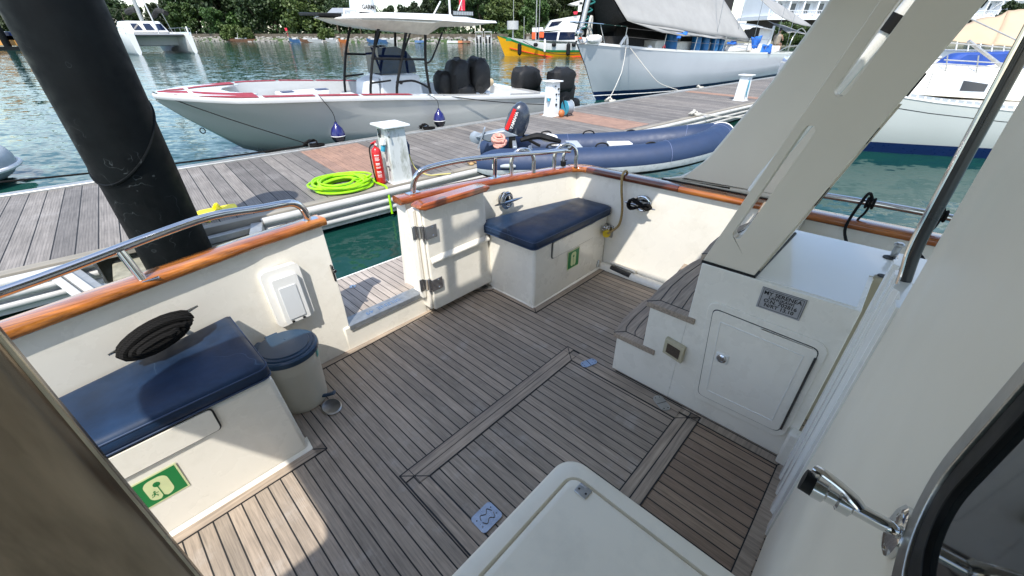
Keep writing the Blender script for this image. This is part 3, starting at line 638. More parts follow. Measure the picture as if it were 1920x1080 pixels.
MB().prism(yz(quadr(1.015, .03), 1.6695), (.012, 0, 0)).part('door_gap', 'shadow_gap', cab)
cd = MB().prism(yz(quadr(1.0, .03), 1.666), (.012, 0, 0)).part('cabinet_door', 'gelcoat', cab, bev=.003)
gr = MB(); g1 = [Vector(p) for p in yz(quadr(.80, .004), 1.6655)]
gr.tube(g1, .0022, 6, closed=True); gr.part('door_moulding', 'gelcoat_bright', cab)
hp = [Vector((1.662, D(1531, 668, x=1.68).y, D(1531, 668, x=1.68).z)), Vector((1.662, D(1466, 800, x=1.68).y, D(1466, 800, x=1.68).z))]
MB().tube(hp, .005, 8).part('door_hinge', 'steel_dark', cab)
lp = D(1353, 672, x=1.66)
m = MB().obox((1.664, lp.y, lp.z), (.010, .055, .050)); m.part('latch_plate', 'gelcoat_bright', cab, bev=.006)
m = MB().lathe([(.001, 0), (.020, 0), (.021, .004), (.015, .007), (.013, .003), (.001, .002)], (1.659, lp.y, lp.z), (-1, 0, 0), 20); m.obox((1.654, lp.y, lp.z), (.004, .012, .020)); m.part('door_latch', 'steel', cab)
m = MB(); m.plate([(1.68, .445, .262), (1.68, .545, .282), (1.68, .545, .37), (1.68, .445, .356)], [], (-.028, 0, 0)); m.part('vent_box', 'vent_beige', cab, bev=.004)
m = MB(); m.plate([(1.651, .462, .283), (1.651, .528, .297), (1.651, .528, .350), (1.651, .462, .338)], [], (-.002, 0, 0)); m.part('vent_grille', 'brown_mesh', cab)
# builder's plate
pl = MB().box(1.6765, 1.680, .076, .230, .687, .782).part('name_plate', 'plate_metal', cab, bev=.0015)
m = MB(); x = 1.6755
for a0, a1, b0, b1 in ((.083, .223, .774, .7755), (.083, .223, .693, .6945), (.083, .0845, .693, .7755), (.2215, .223, .693, .7755), (.078, .228, .7805, .7815), (.0765, .078, .70, .7815)): m.box(x, x + .001, a0, a1, b0, b1)
for t, z, s in (('MY SERENEA', .761, .0205), ('LANGKAWI', .744, .0150), ('O.N. 702816', .7275, .0195), ('N/RT 13.10', .7085, .0195)):
    m.text(t, (x, .153, z), (0, -1, 0), (0, 0, 1), s * 1.12, .0004)
m.part('plate_lettering', 'ink', cab, smooth=False)
# fittings on top
m = MB().cyl((2.29, -.115, .80), (2.29, -.115, .855), .013, 12).ell((2.29, -.115, .862), (.02, .02, .012), 10).cyl((2.262, -.118, .815), (2.275, -.15, .815), .010, 10); m.part('table_fitting', 'steel_worn', cab)
MB().lathe([(.001, 0), (.024, 0), (.024, .004), (.001, .004)], (2.27, -.105, .803), (0, 0, 1), 18).part('fitting_hole', 'shadow_gap', cab)
m = MB().box(2.0, 2.04, -.40, -.076, .0, .808); m.part('bulkhead_strip', 'tan_panel', Y, bev=.006); MB().cyl((2.03, -.10, .809), (2.03, -.10, .812), .016, 16).part('strip_hole', 'shadow_gap', Y)
# ribbed white jamb of the side gate
m = MB(); A, B_ = Vector((1.64, -.089, 0)), Vector((1.26, -.1215, 0)); prof = [0, .10, .12, .22, .25, .33, .35, .45, .47, .60, .62, .70, .73, .86, .88, 1.]; dep = [0, 0, .010, .010, -.004, -.004, .008, .008, 0, 0, .012, .012, 0, 0, .008, .008]
t = (B_ - A).normalized(); n_ = Vector((t.y, -t.x, 0)); n_ = n_ if n_.y > 0 else -n_
pts = [A.lerp(B_, u) + n_ * dd for u, dd in zip(prof, dep)] + [B_ - n_ * .03, A - n_ * .03]
m.prism([(p.x, p.y, -.02) for p in pts], (0, 0, 1.06)); m.part('side_gate_jamb', 'gelcoat_bright', Y, bev=.002)
m = MB().obox((1.66, -.076, .09), (.05, .05, .2)); m.part('jamb_foot', 'gelcoat', Y, bev=.01)
# bent grab pole beside the side gate
m = MB().tube([(1.45, -.152, .78), (1.45, -.147, .83), (1.45, -.130, .95), (1.45, -.114, 1.064), (1.45, -.106, 1.13), (1.45, -.1025, 1.237), (1.45, -.100, 1.6), (1.45, -.098, 2.1)], .0165, 14, 5); gp = m.part('grab_pole', 'pole_dark_reflections', Y)  # stainless tube; its dark reflections are put in as black colour
m = MB().tube([(1.437, -.140, .78), (1.437, -.135, .83), (1.437, -.118, .95), (1.437, -.103, 1.064), (1.437, -.093, 1.13), (1.437, -.090, 1.237), (1.437, -.0875, 1.6), (1.437, -.086, 2.1)], .005, 8, 5); m.part('pole_edge_highlight', 'steel', gp)  # thin bright strip added for the shine along the pole's edge
# saloon door leaf with the rounded window
z0, z1 = -.02, 2.12
WX, WZ, WT = .404, 1.228, 1.93
win = rrect(-.95, WX, WZ, WT, .075, 10)
leaf = MB().plate([(-1.2, -.120, z0), (1.252, -.120, z0), (1.252, -.120, z1), (-1.2, -.120, z1)], [[(p, -.120, q) for p, q in win]], (0, -.045, 0)).part('saloon_door', 'panel_door', Y, smooth=False, label='big pale door leaf with a dark rounded window')
def ringplate(a, b, ya, yb, mat, name, bv=.001):
    o1 = rrect(-.95 - a, WX + a, WZ - a, WT + a, max(.02, .075 + a), 10); o2 = rrect(-.95 - b, WX + b, WZ - b, WT + b, max(.02, .075 + b), 10)
    return MB().plate([(p, ya, q) for p, q in o1], [[(p, ya, q) for p, q in o2]], (0, yb, 0)).part(name, mat, leaf, bev=bv)
ringplate(.022, -.001, -.1165, -.004, 'steel_worn', 'window_frame', .0012); ringplate(-.0015, -.026, -.119, -.008, 'rubber', 'window_seal', .0008)
MB().box(-.948, WX - .004, -.130, -.1235, WZ + .004, WT - .004).part('window_glass', 'glass_dark', leaf)
# door holder
hx, hz = .398, 1.207
hb = MB().lathe([(.001, 0), (.026, 0), (.026, .004), (.020, .007), (.010, .009), (.001, .009)], (hx, -.1195, hz), (0, 1, 0), 28)
for a in (90, 210, 330): hb.ell((hx + .019 * math.cos(R(a)), -.113, hz + .019 * math.sin(R(a))), (.0035, .002, .0035), 8)
hb = hb.part('door_holder', 'steel', Y)
MB().cyl((hx, -.113, hz), (hx, -.079, hz), .0070, 16).lathe([(.008, 0), (.0115, .002), (.0115, .012), (.009, .014), (.009, .022), (.012, .024), (.012, .034), (.001, .035)], (hx, -.084, hz), (0, 1, 0), 20).part('holder_barrel', 'steel', hb)
MB().cyl((hx, -.052, hz), (hx, -.040, hz + .001), .0115, 16).part('holder_tip', 'rubber', hb)
MB().tube([(hx + .004, -.044, hz + .020), (hx + .001, -.053, hz + .021), (hx - .004, -.070, hz + .020), (hx - .008, -.080, hz + .017), (hx - .011, -.087, hz + .014)], [.0045, .0055, .005, .0065, .0055], 12, 4, flat=.55).cyl((hx + .002, -.048, hz), (hx + .002, -.047, hz + .019), .0045, 10).part('holder_lever', 'steel', hb)
# engine-hatch box in front
bxm = MB(); 
def box_rings(off, zz): return [Vector((a, b, zz)) for a, b in rrect(-.9 + off, .757 - off, -1.2 + off, .475 - off, .075 - off * .5, 7)]
hbx = MB().rings([box_rings(-.012, -.01), box_rings(0, .06), box_rings(.0, .425), box_rings(.006, .440), box_rings(.018, .450), box_rings(.058, .450), box_rings(.062, .436), box_rings(.075, .436)], True, True).part('hatch_box', 'gelcoat_textured', Y, angle=50)
lid = MB().rings([[Vector((a, b, zz)) for a, b in rrect(-.83 + k, .688 - k, -1.13 + k, .406 - k, .030, 5)] for k, zz in ((0, .430), (0, .450), (.004, .455), (.02, .4555))], True, True).part('hatch_lid', 'gelcoat_textured', hbx, angle=50)
m = MB().obox((.662, .352, .4575), (.030, .042, .004)); m.obox((.680, .352, .450), (.008, .042, .02))
m.part('lid_catch', 'steel_worn', hbx, bev=.002); m = MB()
for u in (-.012, .012): m.ell((.662, .352 + u, .460), (.0035, .0035, .0015), 8)
m.part('catch_screw', 'shadow_gap', hbx)
# deck latches
def platelet(c, w, l, rot, mat, name, pattern):
    a = R(rot); M = Matrix.Rotation(a, 3, 'Z'); cc = Vector((*c, .004))
    o = rrect(-l / 2, l / 2, -w / 2, w / 2, w * .48 if pattern == 0 else w * .18, 6)
    b = MB().prism([cc + M @ Vector((p, q, 0)) for p, q in o], (0, 0, .004)).part(name, mat, Y, bev=.001)
    s = MB()
    for p, q in ((-.36, .2), (-.36, -.2), (.36, .2), (.36, -.2)): s.ell(cc + M @ Vector((p * l, q * w, .0042)), (.0032, .0032, .0012), 8)
    if pattern == 0: s.obox(cc + Vector((0, 0, .0045)), (.003, w * .9, .001), M)
    else:
        for sg in (1, -1): s.tube([cc + M @ Vector((u * l, v * w * sg, .0045)) for u, v in ((-.25, .05), (-.15, .25), (.05, .12), (.2, .28), (.3, .05))], .0018, 6, 4)
    s.part('latch_detail', 'steel_dark', b)
platelet((1.612, .928), .052, .105, -20, 'chrome_blue', 'deck_latch', 0); platelet((1.611, .474), .058, .105, 60, 'steel_worn', 'deck_latch', 0); platelet((.575, .705), .085, .105, 0, 'chrome_blue', 'deck_latch', 1)
m = MB().lathe([(.001, 0), (.060, 0), (.062, .003), (.055, .008), (.045, .004), (.001, .003)], (.415, 1.715, .003), (0, 0, 1), 28, sx=.78).part('deck_filler_cap', 'steel_worn', Y)
# dull metal door post in the left foreground
pts = [(-.100, .502), (-.1015, .492), (-.106, .484), (-.114, .477), (-.128, .470), (-.150, .4635), (-.185, .457), (-.225, .449), (-.232, .440), (-.245, .436), (-.275, .430), (-.32, .418), (-.38, .40), (-.44, .40), (-.50, .42), (-.54, .46), (-.54, .53), (-.15, .53), (-.106, .51)]
MB().prism([(a, b, -.3) for a, b in pts], (0, 0, 2.4)).part('door_post', 'post_metal', Y, bev=.0, angle=50, label='dull brown reflecting metal door post')
MB().tube([(-.1035, .492, -.3), (-.1035, .492, 2.1)], .0035, 10).part('post_edge_highlight', 'post_edge_highlight', Y)  # brighter strip put in for the highlight along the post
# slotted wings carrying the flybridge
def slot(a, b, w):
    a, b = Vector(a), Vector(b); t = (b - a).normalized(); n = Vector((-t.y, t.x)) * w; out = []
    for c, s in ((b, 1), (a, -1)):
        for k in range(9):
            an = math.pi * k / 8; out.append(c + (n * math.cos(an) + t * w * math.sin(an)) * s)
    return [(v.x, v.y) for v in out]
XN = 1.692
out = [(.478, .806), (.274, .806), (-.012, 1.695), (-.158, 2.15), (.062, 2.15), (.2, 1.709)]
s1 = slot((.376, .957), (.258, 1.360), .0165); s2 = slot((.213, 1.482), (.085, 1.885), .0165)
np_ = MB().plate([(XN, a, b) for a, b in out], [[(XN, a, b) for a, b in s1], [(XN, a, b) for a, b in s2]], (.052, 0, 0)).part('slotted_wing', 'panel_beige', Y, bev=.016, seg=4, label='beige slotted wing rising from the locker cabinet')
MB().plate([(1.75, .268, .806), (2.30, .268, .806), (2.0, .19, 1.05), (1.75, .06, 1.45)], [], (0, .02, 0)).part('wing_gusset', 'panel_beige', np_)
MB().tube([(1.689, .48, .803), (1.689, .272, .803), (2.30, .262, .803)], .007, 8).part('wing_gasket', 'rubber', np_)
g = MB()
for t0, t1 in ((.30, .37), (.52, .57), (.66, .72), (.87, .98)):
    p0 = Vector((1.755, .268, .806)).lerp(Vector((1.755, -.152, 2.15)), t0 * .75); p1 = Vector((1.755, .268, .806)).lerp(Vector((1.755, -.152, 2.15)), t1 * .75); g.tube([p0, p1], .006, 6)
g.part('seal_strip', 'rubber', np_)
far = [(1.235, .748), (1.18, .758), (1.10, .785), (1.03, .835), (.97, .90), (.926, .965), (.82, 1.16), (.697, 1.390), (.553, 1.731), (.41, 2.15), (.02, 2.15), (.155, 1.6), (.40, .786), (.40, .748)]
fw = MB().plate([(2.85, a, b + .036) for a, b in far], [], (.05, 0, 0)).part('wing_panel', 'panel_beige', Y, bev=.018, seg=4, label='plain beige wing standing on the side cap rail')
MB().tube([(2.845, 1.22, .786), (2.845, .42, .786)], .005, 6).part('wing_gasket', 'rubber', fw)
MB().tube([(2.1, .46, 1.02), (2.1, .437, 1.089), (2.1, .162, 1.729), (2.1, .0, 2.12)], .022, 12).part('stair_handrail', 'gelcoat_bright', Y)
MB().cyl((2.1, .200, 1.64), (2.1, .178, 1.69), .026, 12).part('rail_clamp', 'rubber', Y)
MB().tube([(2.08, .47, .93), (2.08, .445, 1.0), (2.09, .43, 1.06)], .02, 10, 3).ell((2.07, .47, .925), .018, 10).part('handrail_foot', 'steel_dark', Y)
# flybridge overhang: casts the cockpit's shade, open over the stairs
ro = [(-1.10, 1.13), (-1.10, .28), (-1.13, .20), (-1.20, .17), (-3.2, .17), (-3.2, -3.5), (3.0, -3.5), (3.0, .9), (2.93, 1.05), (2.8, 1.13)]
ro2 = []
for p in ro: ro2.append((p[0], p[1], 2.15))
hole = [(a, b, 2.15) for a, b in rrect(1.50, 1.97, -.22, .60, .06)]
cnr = [(-1.10, 1.03, 2.15), (-1.08, 1.09, 2.15), (-1.0, 1.13, 2.15)]
fb = MB().plate(cnr + [ro2[-1]] + list(reversed(ro2[1:-1])), [hole], (0, 0, .09)).part('flybridge_deck', 'gelcoat_bright', Y)
# unseen rail added on the flybridge's aft edge for the gate's H-shaped shadow
m = MB()
for x in (.31, .62): m.tube([(x, 1.16, 2.1), (x, 1.16, 2.82)], .026, 8)
m.tube([(.31, 1.16, 2.56), (.62, 1.16, 2.62)], .024, 8); m.part('flybridge_rail', 'steel', Y)
# house and side hull, mostly out of the frame, that bounce light and appear in reflections
MB().plate([(-1.6, -3.2, -.06), (2.8, -3.2, -.06), (2.8, -1.2, -.06), (-1.6, -1.2, -.06)], [], (0, 0, -.05)).part('side_deck', 'gelcoat', Y)
# ------------------------------------------------------------------ loose things aboard
def cushion(x0, x1, y0, yb, z0, z1, label):
    base = ((x0 + x1) / 2, y0, z0); m = MB(); rg = []
    n = 7
    def outline(ins, z):
        pts = []
        xs = [x0 + ins, x1 - ins]
        for a, b in rrect(x0 + ins, x1 - ins, y0 + ins, y0 + 1, .03, 4):
            pass
        o = [(x1 - ins, yb(x1) - ins)] + [(x, yb(x) - ins) for x in [lerp(x1, x0, k / 6) for k in range(1, 6)]] + [(x0 + ins, yb(x0) - ins)]
        r = .035
        o += [(x0 + ins, y0 + ins + r)] + [(x0 + ins + r - r * math.cos(R(a)), y0 + ins + r - r * math.sin(R(a))) for a in (30, 60)] + [(x0 + ins + r, y0 + ins)]
        o += [(lerp(x0 + ins + r, x1 - ins - r, k / 8), y0 + ins) for k in range(1, 8)]
        o += [(x1 - ins - r, y0 + ins)] + [(x1 - ins - r + r * math.sin(R(a)), y0 + ins + r - r * math.cos(R(a))) for a in (30, 60)] + [(x1 - ins, y0 + ins + r)]
        return [Vector((p, q, z)) for p, q in o]
    for ins, z in ((.012, z0), (.002, z0 + .010), (-.002, z0 + .03), (.0, z1 - .022), (.006, z1 - .010), (.018, z1 - .002), (.03, z1 + .001), (.05, z1 + .003)): rg.append(outline(ins, z))
    t = thing('seat_cushion', label, 'cushion', DECK, base, 'navy seat cushions on the cockpit lockers')
    c = MB().rings(rg, True, True).part('cushion_pad', 'vinyl_navy', t, angle=80)
    for ins, z in ((.001, z1 - .018), (-.001, z0 + .012)):
        MB().tube(outline(ins, z), .0035, 6, closed=True).part('cushion_piping', 'piping_navy', t)
cushion(-1.4, .205, 1.545, lambda x: yT(x) - .03, .462, .538, 'long dark blue vinyl cushion on the locker beside the pedal bin')
cushion(1.80, 2.745, 1.530, lambda x: yT(x) - .045, .462, .540, 'dark blue vinyl cushion on the corner locker under the chrome cleat')
# pedal bin
b = thing('pedal_bin', 'small round pedal bin with grey body and dark blue lid', 'bin', DECK, (.345, 1.885, 0))
MB().lathe([(.001, .002), (.112, .002), (.116, .012), (.118, .03), (.129, .25), (.132, .262), (.131, .268), (.137, .33), (.001, .33)], (.345, 1.885, 0), (0, 0, 1), 40).part('bin_body', 'bin_grey', b)
lidb = MB().lathe([(.137, .322), (.145, .324), (.148, .336), (.146, .350), (.138, .356), (.128, .356), (.126, .362), (.118, .364), (.113, .364), (.110, .370), (.06, .373), (.001, .374)], (.345, 1.885, 0), (0, 0, 1), 44); lidb.box(.30, .36, 2.0, 2.045, .32, .35)
lidb.part('bin_lid', 'bin_blue', b)
MB().obox((.255, 1.98, .345), (.06, .05, .03), Matrix.Rotation(R(40), 3, 'Z')).part('lid_hinge', 'bin_blue', b, bev=.008)
MB().tube([(.40, 1.80, .035), (.43, 1.765, .045), (.455, 1.735, .065)], [.012, .012, .016], 8, 3, flat=.6).cyl((.392, 1.79, .04), (.425, 1.82, .04), .010, 8).part('bin_pedal', 'bin_blue', b, bev=.002)
ang = math.atan2(1.805 - 1.885, .45 - .345)
st = MB().grid(lambda u, v: Vector((.345 + .1325 * math.cos(ang - .18 + .36 * u + .1), 1.885 + .1325 * math.sin(ang - .18 + .36 * u + .1), .272 + .040 * v)), 8, 1); st.v = [p + (p - Vector((.345, 1.885, p.z))).normalized() * (.0015 + (p.z - .268) * .09) for p in st.v]; st.part('brand_sticker', 'teal_sticker', b)
# ropes
rnd = random.Random(3)
pts = []
for k in range(17):
    u = (k * 7 % 17) / 16; rx = lerp(.075, .122, u) + rnd.uniform(-.014, .010); rz = lerp(.004, .050, u) * rnd.choice((1, 1, -1)) + rnd.uniform(-.008, .010); yo = rnd.uniform(-.004, .085) * (1.25 - .6 * u)
    for j in range(10):
        a = 2 * math.pi * j / 10; x = rx * math.cos(a); z = rz * math.sin(a) * (1.0 - .2 * abs(math.cos(a)))
        pts.append((-.055 + x, 1.968 + x * .24 - yo - .012, .632 + z + x * .10))
rope(pts, .0125, 'mooring_rope', 'thick black rope wound round the cleat above the near seat cushion', 'rope', 'rope_black', DECK, n=7, sm=2)
pts = []
for k in range(7):
    for j in range(8):
        a = 2 * math.pi * j / 8; c = math.sin(a); yv = .085 * math.cos(a) * (1 + .1 * rnd.random()); zv = .022 * math.sin(2 * a) * (1 + .3 * rnd.random()) + .012 * math.sin(a)
        pts.append((2.685 + rnd.uniform(-.012, .016), 1.285 + yv, .610 + zv - yv * .05))
rope(pts, .0095, 'mooring_rope', 'black rope figure-eighted on the side bulwark cleat', 'rope', 'rope_black', DECK, n=7, sm=3)
t = thing('shore_power_cable', 'tan cable with a yellow plug hanging over the cap rail', 'cable', DECK, (2.70, 1.5, .32))
MB().tube([(2.86, 1.50, .60), (2.85, 1.49, .74), (2.80, 1.48, .800), (2.755, 1.475, .808), (2.722, 1.47, .775), (2.712, 1.455, .68), (2.705, 1.43, .58), (2.70, 1.42, .50), (2.70, 1.43, .42), (2.69, 1.46, .375), (2.66, 1.50, .335)], .0095, 9, 5).part('cable_run', 'cable_tan', t)
MB().cyl((2.735, 1.56, .335), (2.655, 1.505, .328), .030, 20).part('cable_plug', 'yellow_plastic', t, bev=.004)
MB().cyl((2.738, 1.562, .335), (2.715, 1.547, .333), .034, 20).part('plug_collar', 'rubber', t)
def fline(px0, px1, lab, wide):
    a = D(*px0, x=2.86); t = thing('fender_line', lab, 'rope', DECK, tuple(a), 'black fender lines tied to the side rail')
    m = MB(); y, z = a.y, .866
    for k in range(3): m.tube([(2.86 + .025 * math.cos(q), y - .012 + .014 * k, z + .025 * math.sin(q)) for q in [2 * math.pi * j / 10 for j in range(10)]], .007, 7, closed=True)
    m.part('rope_turns', 'rope_black', t)
    e = D(*px1, x=2.55)
    MB().tube([(2.86, y, z + .02), (2.84, y + .02, z + .055), (2.80, y + .035, z + .03), (2.72, y + .055, .76), (e.x, e.y, e.z)], .0075, 7, 5).part('rope_tail', 'rope_black', t)
    MB().tube([(2.85, y, z), (2.83, y + .005, .82), (2.785, y + .02, .79), (2.77, y + .022, .75)], .006, 7, 4).part('rope_tail', 'rope_black', t)
fline((1637, 372), (1588, 458), 'black fender line tied to the side rail, left of the dark pole', 0)
fline((1768, 402), (1735, 492), 'black fender line tied to the side rail, right of the dark pole', 1)
# ================================================================== FLOATING DOCK (dock frame)
ZD = .47
dk = thing('floating_dock', 'long floating timber dock with white rubber edging, running behind the transom', 'dock', DOCK, (3, 8, 0))
MB().prism([(-16, 6.34, ZD - .05), (46, 6.34, ZD - .05), (46, 9.60, ZD - .05), (-16, 9.60, ZD - .05)], (0, 0, .05)).part('deck_boards', 'dock_boards', dk, smooth=False)
for x0, x1 in ((2.35, 3.60), (9.45, 10.7), (18.2, 18.75)):
    MB().prism([(x0, 6.45, ZD - .01), (x1, 6.45, ZD - .01), (x1, 9.58, ZD - .01), (x0, 9.58, ZD - .01)], (0, 0, .014)).part('composite_panel', 'composite', dk, label='reddish composite boards let into the dock', smooth=False)
m = MB(); m.box(-16, 46, 9.60, 9.72, ZD - .12, ZD + .035); m.box(-16, 46, 9.724, 9.86, ZD - .12, ZD + .015); m.part('edge_beam', 'alu', dk, bev=.012, label='pale aluminium kerb along the far edge')
m = MB(); x = -16
while x < 46: m.box(x, x + 3.985, 6.20, 6.336, ZD - .09, ZD + .006); x += 4
m.part('edge_beam', 'kerb_wood', dk, bev=.006, label='weathered timber kerb along the near edge')
def fenders(x0, x1, y):
    m = MB(); x = x0
    while x < x1 - .1:
        e = min(x1, x + 2.35)
        for dy, z, r in ((0, ZD - .055, .055), (-.01, ZD - .185, .042), (-.0, ZD - .30, .042)): m.tube([(x + .012, y + dy, z), (e - .012, y + dy, z)], r, 10, flat=1)
        m.box(x, e, y + .02, y + .07, ZD - .40, ZD - .03); x = e
    m.part('rubber_fendering', 'fender_white', dk, angle=60)
fenders(-15, -.95, 6.12); fenders(.78, 45, 6.12); fenders(-15, 45, 9.93)
m = MB()
for x in range(-15, 44, 6): m.box(x, x + 5.2, 6.4, 9.55, -.25, ZD - .06)
m.part('pontoon', 'concrete', dk, bev=.03)
# pile guide bay
m = MB()
def beam(m, a, b, w, h): 
    a, b = Vector(a), Vector(b); t = (b - a).normalized(); n = Vector((-t.y, t.x, 0)) * w / 2; u = Vector((0, 0, h))
    m.hexa([a - n, b - n, b + n, a + n, a - n + u, b - n + u, b + n + u, a + n + u])
beam(m, (-1.18, 6.1, .30), (-.80, 4.85, .30), .17, .12); beam(m, (.72, 6.15, .30), (.42, 5.0, .30), .15, .12); beam(m, (-.80, 4.88, .30), (.42, 4.98, .30), .12, .10); beam(m, (.72, 6.12, .31), (-.4, 6.05, .31), .10, .09)
beam(m, (.55, 5.55, .27), (.05, 5.1, .27), .09, .08); beam(m, (-.95, 5.6, .27), (-.45, 5.1, .27), .09, .08)
m.part('pile_guide_frame', 'alu', dk, bev=.01)
m = MB()
for o in (-.05, .05): 
    beam(m, (-1.24 + o, 6.0, .425), (-.86 + o, 4.80, .425), .075, .03)
m.part('guide_padding', 'fender_white', dk, bev=.01)
MB().box(-.85, .62, 5.75, 6.35, -.1, .30).part('guide_block', 'concrete', dk, bev=.03)
pile = thing('mooring_pile', 'thick black sleeved mooring pile standing in the dock edge', 'pile', DOCK, (-.205, 5.75, -1.2))
c = Vector((-.205, 5.75, 0)); m = MB().cyl(c + Vector((0, 0, -1.2)), c + Vector((0, 0, 3.12)), .335, 56); m.part('pile_shaft', 'black_paint', pile)
def seamz(a): return 1.70 + .36 * math.sin(a + R(50))
rg = [[c + Vector((.348 * math.cos(a), .348 * math.sin(a), z)) for z in (seamz(a), seamz(a) + .02, 2.3, 3.11)] for a in [2 * math.pi * k / 64 for k in range(65)]]
MB().rings(rg, False).part('upper_sleeve', 'black_paint', pile)
MB().tube([c + Vector((.349 * math.cos(a), .349 * math.sin(a), seamz(a))) for a in [2 * math.pi * k / 64 for k in range(64)]], .012, 6, closed=True).part('sleeve_seam', 'black_paint', pile)
# yellow pad with straps
t = thing('dock_pad', 'bright yellow moulded pad lying on the dock beside the black pile', 'pad', DOCK, (.38, 6.6, ZD))
MB().prism([(p, q, ZD + .004) for p, q in rrect(.15, .62, 6.62, 6.84, .05)], (0, 0, .05)).part('pad_body', 'yellow_bright', t, bev=.012)
MB().tube([(.20, 6.66, ZD + .03), (.16, 6.5, ZD + .03), (.24, 6.42, ZD + .03)], .03, 8, 3).tube([(.40, 6.68, ZD + .04), (.37, 6.52, ZD + .10), (.30, 6.44, ZD + .04)], .028, 8, 3).tube([(.42, 6.64, ZD + .05), (.40, 6.74, ZD + .12), (.36, 6.8, ZD + .06)], .022, 8, 3).part('pad_arm', 'yellow_bright', t)
MB().ell((.28, 6.55, ZD + .03), (.05, .05, .03), 10).ell((.50, 6.60, ZD + .03), (.07, .06, .03), 10).tube([(.62, 6.62, ZD + .02), (.55, 6.5, ZD + .03), (.48, 6.55, ZD + .03)], .02, 8, 3).part('pad_wheel', 'rubber', t)
# lime hose
rn = random.Random(5); pts = []; cx, cy = 2.14, 6.68
for k in range(16):
    r0 = rn.uniform(.28, .44); ox, oy = rn.uniform(-.07, .07), rn.uniform(-.05, .05); z = ZD + .018 + .015 * (k % 8) + rn.uniform(0, .006)
    for j in range(9):
        a = 2 * math.pi * j / 9; rr = r0 * (1 + .08 * math.sin(2 * a + k * 1.7) + .04 * math.sin(3 * a + k)); pts.append((cx + ox + rr * math.cos(a) * 1.04, cy + oy + rr * math.sin(a) * .98, z + .004 * math.sin(2 * a + k)))
pts += [(cx + .47, cy - .05, ZD + .05), (2.62, 6.42, ZD + .03), (2.66, 6.22, ZD + .02), (2.64, 6.12, ZD - .02), (2.63, 6.07, ZD - .16), (2.63, 6.06, ZD - .4)]
m = MB().tube(pts, .0185, 8, 3); m.solo('garden_hose', 'coil of lime green hose lying on the dock by the fire extinguisher', 'hose', 'hose_lime', DOCK, (cx, cy, ZD))
# power pedestals
def pedestal(x, y, lab, dirty, z1=1.345, w=.36, d=.42, front=-1):
    t = thing('power_pedestal', lab, 'pedestal', DOCK, (x, y, ZD), 'service pedestals along the dock')
    mt = 'pedestal_paint' if dirty else 'pedestal_white'
    m = MB(); k = .025
    m.hexa([(x - w / 2, y - d / 2, ZD), (x + w / 2, y - d / 2, ZD), (x + w / 2, y + d / 2, ZD), (x - w / 2, y + d / 2, ZD), (x - w / 2 + k, y - d / 2 + k, z1), (x + w / 2 - k, y - d / 2 + k, z1), (x + w / 2 - k, y + d / 2 - k, z1), (x - w / 2 + k, y + d / 2 - k, z1)])
    m.part('pedestal_body', mt, t, bev=.012)
    MB().box(x - w / 2 - .045, x + w / 2 + .045, y - d / 2 - .045, y + d / 2 + .045, z1 + .002, z1 + .035).part('pedestal_cap', 'pedestal_white', t, bev=.008)
    MB().box(x - w / 2 - .03, x + w / 2 + .03, y - d / 2 - .03, y + d / 2 + .03, ZD, ZD + .018).part('pedestal_base', 'pedestal_white', t, bev=.003)
    return t
p1 = pedestal(3.02, 6.47, 'stained white power pedestal with the red fire extinguisher at its side', True)
fx = 2.835
m = MB().box(fx - .004, fx + .006, 6.50, 6.56, 1.18, 1.31); m.part('meter_window', 'glass_dark', p1)
m = MB().hexa([(fx - .075, 6.30, 1.10), (fx, 6.30, 1.10), (fx, 6.40, 1.10), (fx - .075, 6.40, 1.10), (fx - .045, 6.30, 1.20), (fx, 6.30, 1.20), (fx, 6.40, 1.20), (fx - .045, 6.40, 1.20)]); m.part('socket_cover', 'white_plastic', p1, bev=.008)
MB().cyl((fx - .03, 6.35, 1.10), (fx - .06, 6.35, 1.0), .034, 14).part('blue_socket', 'socket_blue', p1)
MB().tube([(fx - .01, 6.33, .75), (fx - .05, 6.33, .75), (fx - .05, 6.33, .52)], .009, 8).cyl((fx - .02, 6.30, .755), (fx - .02, 6.36, .755), .014, 8).part('water_tap', 'steel_worn', p1)
MB().tube([(2.88, 6.255, 1.30), (2.86, 6.22, 1.26), (2.86, 6.225, 1.22)], .010, 8, 3).part('cable_hook', 'steel_worn', p1)
MB().cyl((3.205, 6.40, 1.10), (3.25, 6.40, 1.0), .035, 12).cyl((3.25, 6.40, 1.0), (3.24, 6.40, .86), .028, 12).ell((3.23, 6.40, .62), (.03, .03, .05), 10).part('blue_plug', 'tube_navy', p1)
MB().tube([(3.24, 6.38, .88), (3.32, 6.36, .62), (3.5, 6.25, ZD + .03), (3.7, 6.18, ZD + .02), (3.86, 6.10, ZD + .02)], .011, 7, 5).solo('yellow_cord', 'yellow cord trailing from the stained pedestal to the dock edge', 'cord', 'rope_yellow', DOCK, (3.24, 6.38, .47))
e = thing('fire_extinguisher', 'red fire extinguisher with white label standing against the stained pedestal', 'fire extinguisher', DOCK, (2.68, 6.40, ZD))
ex, ey = 2.70, 6.44
MB().lathe([(.001, ZD + .01), (.070, ZD + .01), (.078, ZD + .03), (.078, ZD + .50), (.070, ZD + .55), (.045, ZD + .585), (.022, ZD + .60), (.022, ZD + .62), (.001, ZD + .62)], (ex, ey, 0), (0, 0, 1), 32).part('cylinder', 'ext_red', e)
MB().obox((ex, ey, ZD + .645), (.035, .035, .04)).obox((ex - .02, ey, ZD + .67), (.10, .02, .015), Matrix.Rotation(R(-18), 3, 'Y')).part('valve_head', 'ext_red', e, bev=.003)
MB().cyl((ex + .0, ey - .03, ZD + .64), (ex, ey - .045, ZD + .64), .018, 12).part('pressure_gauge', 'label_white', e)
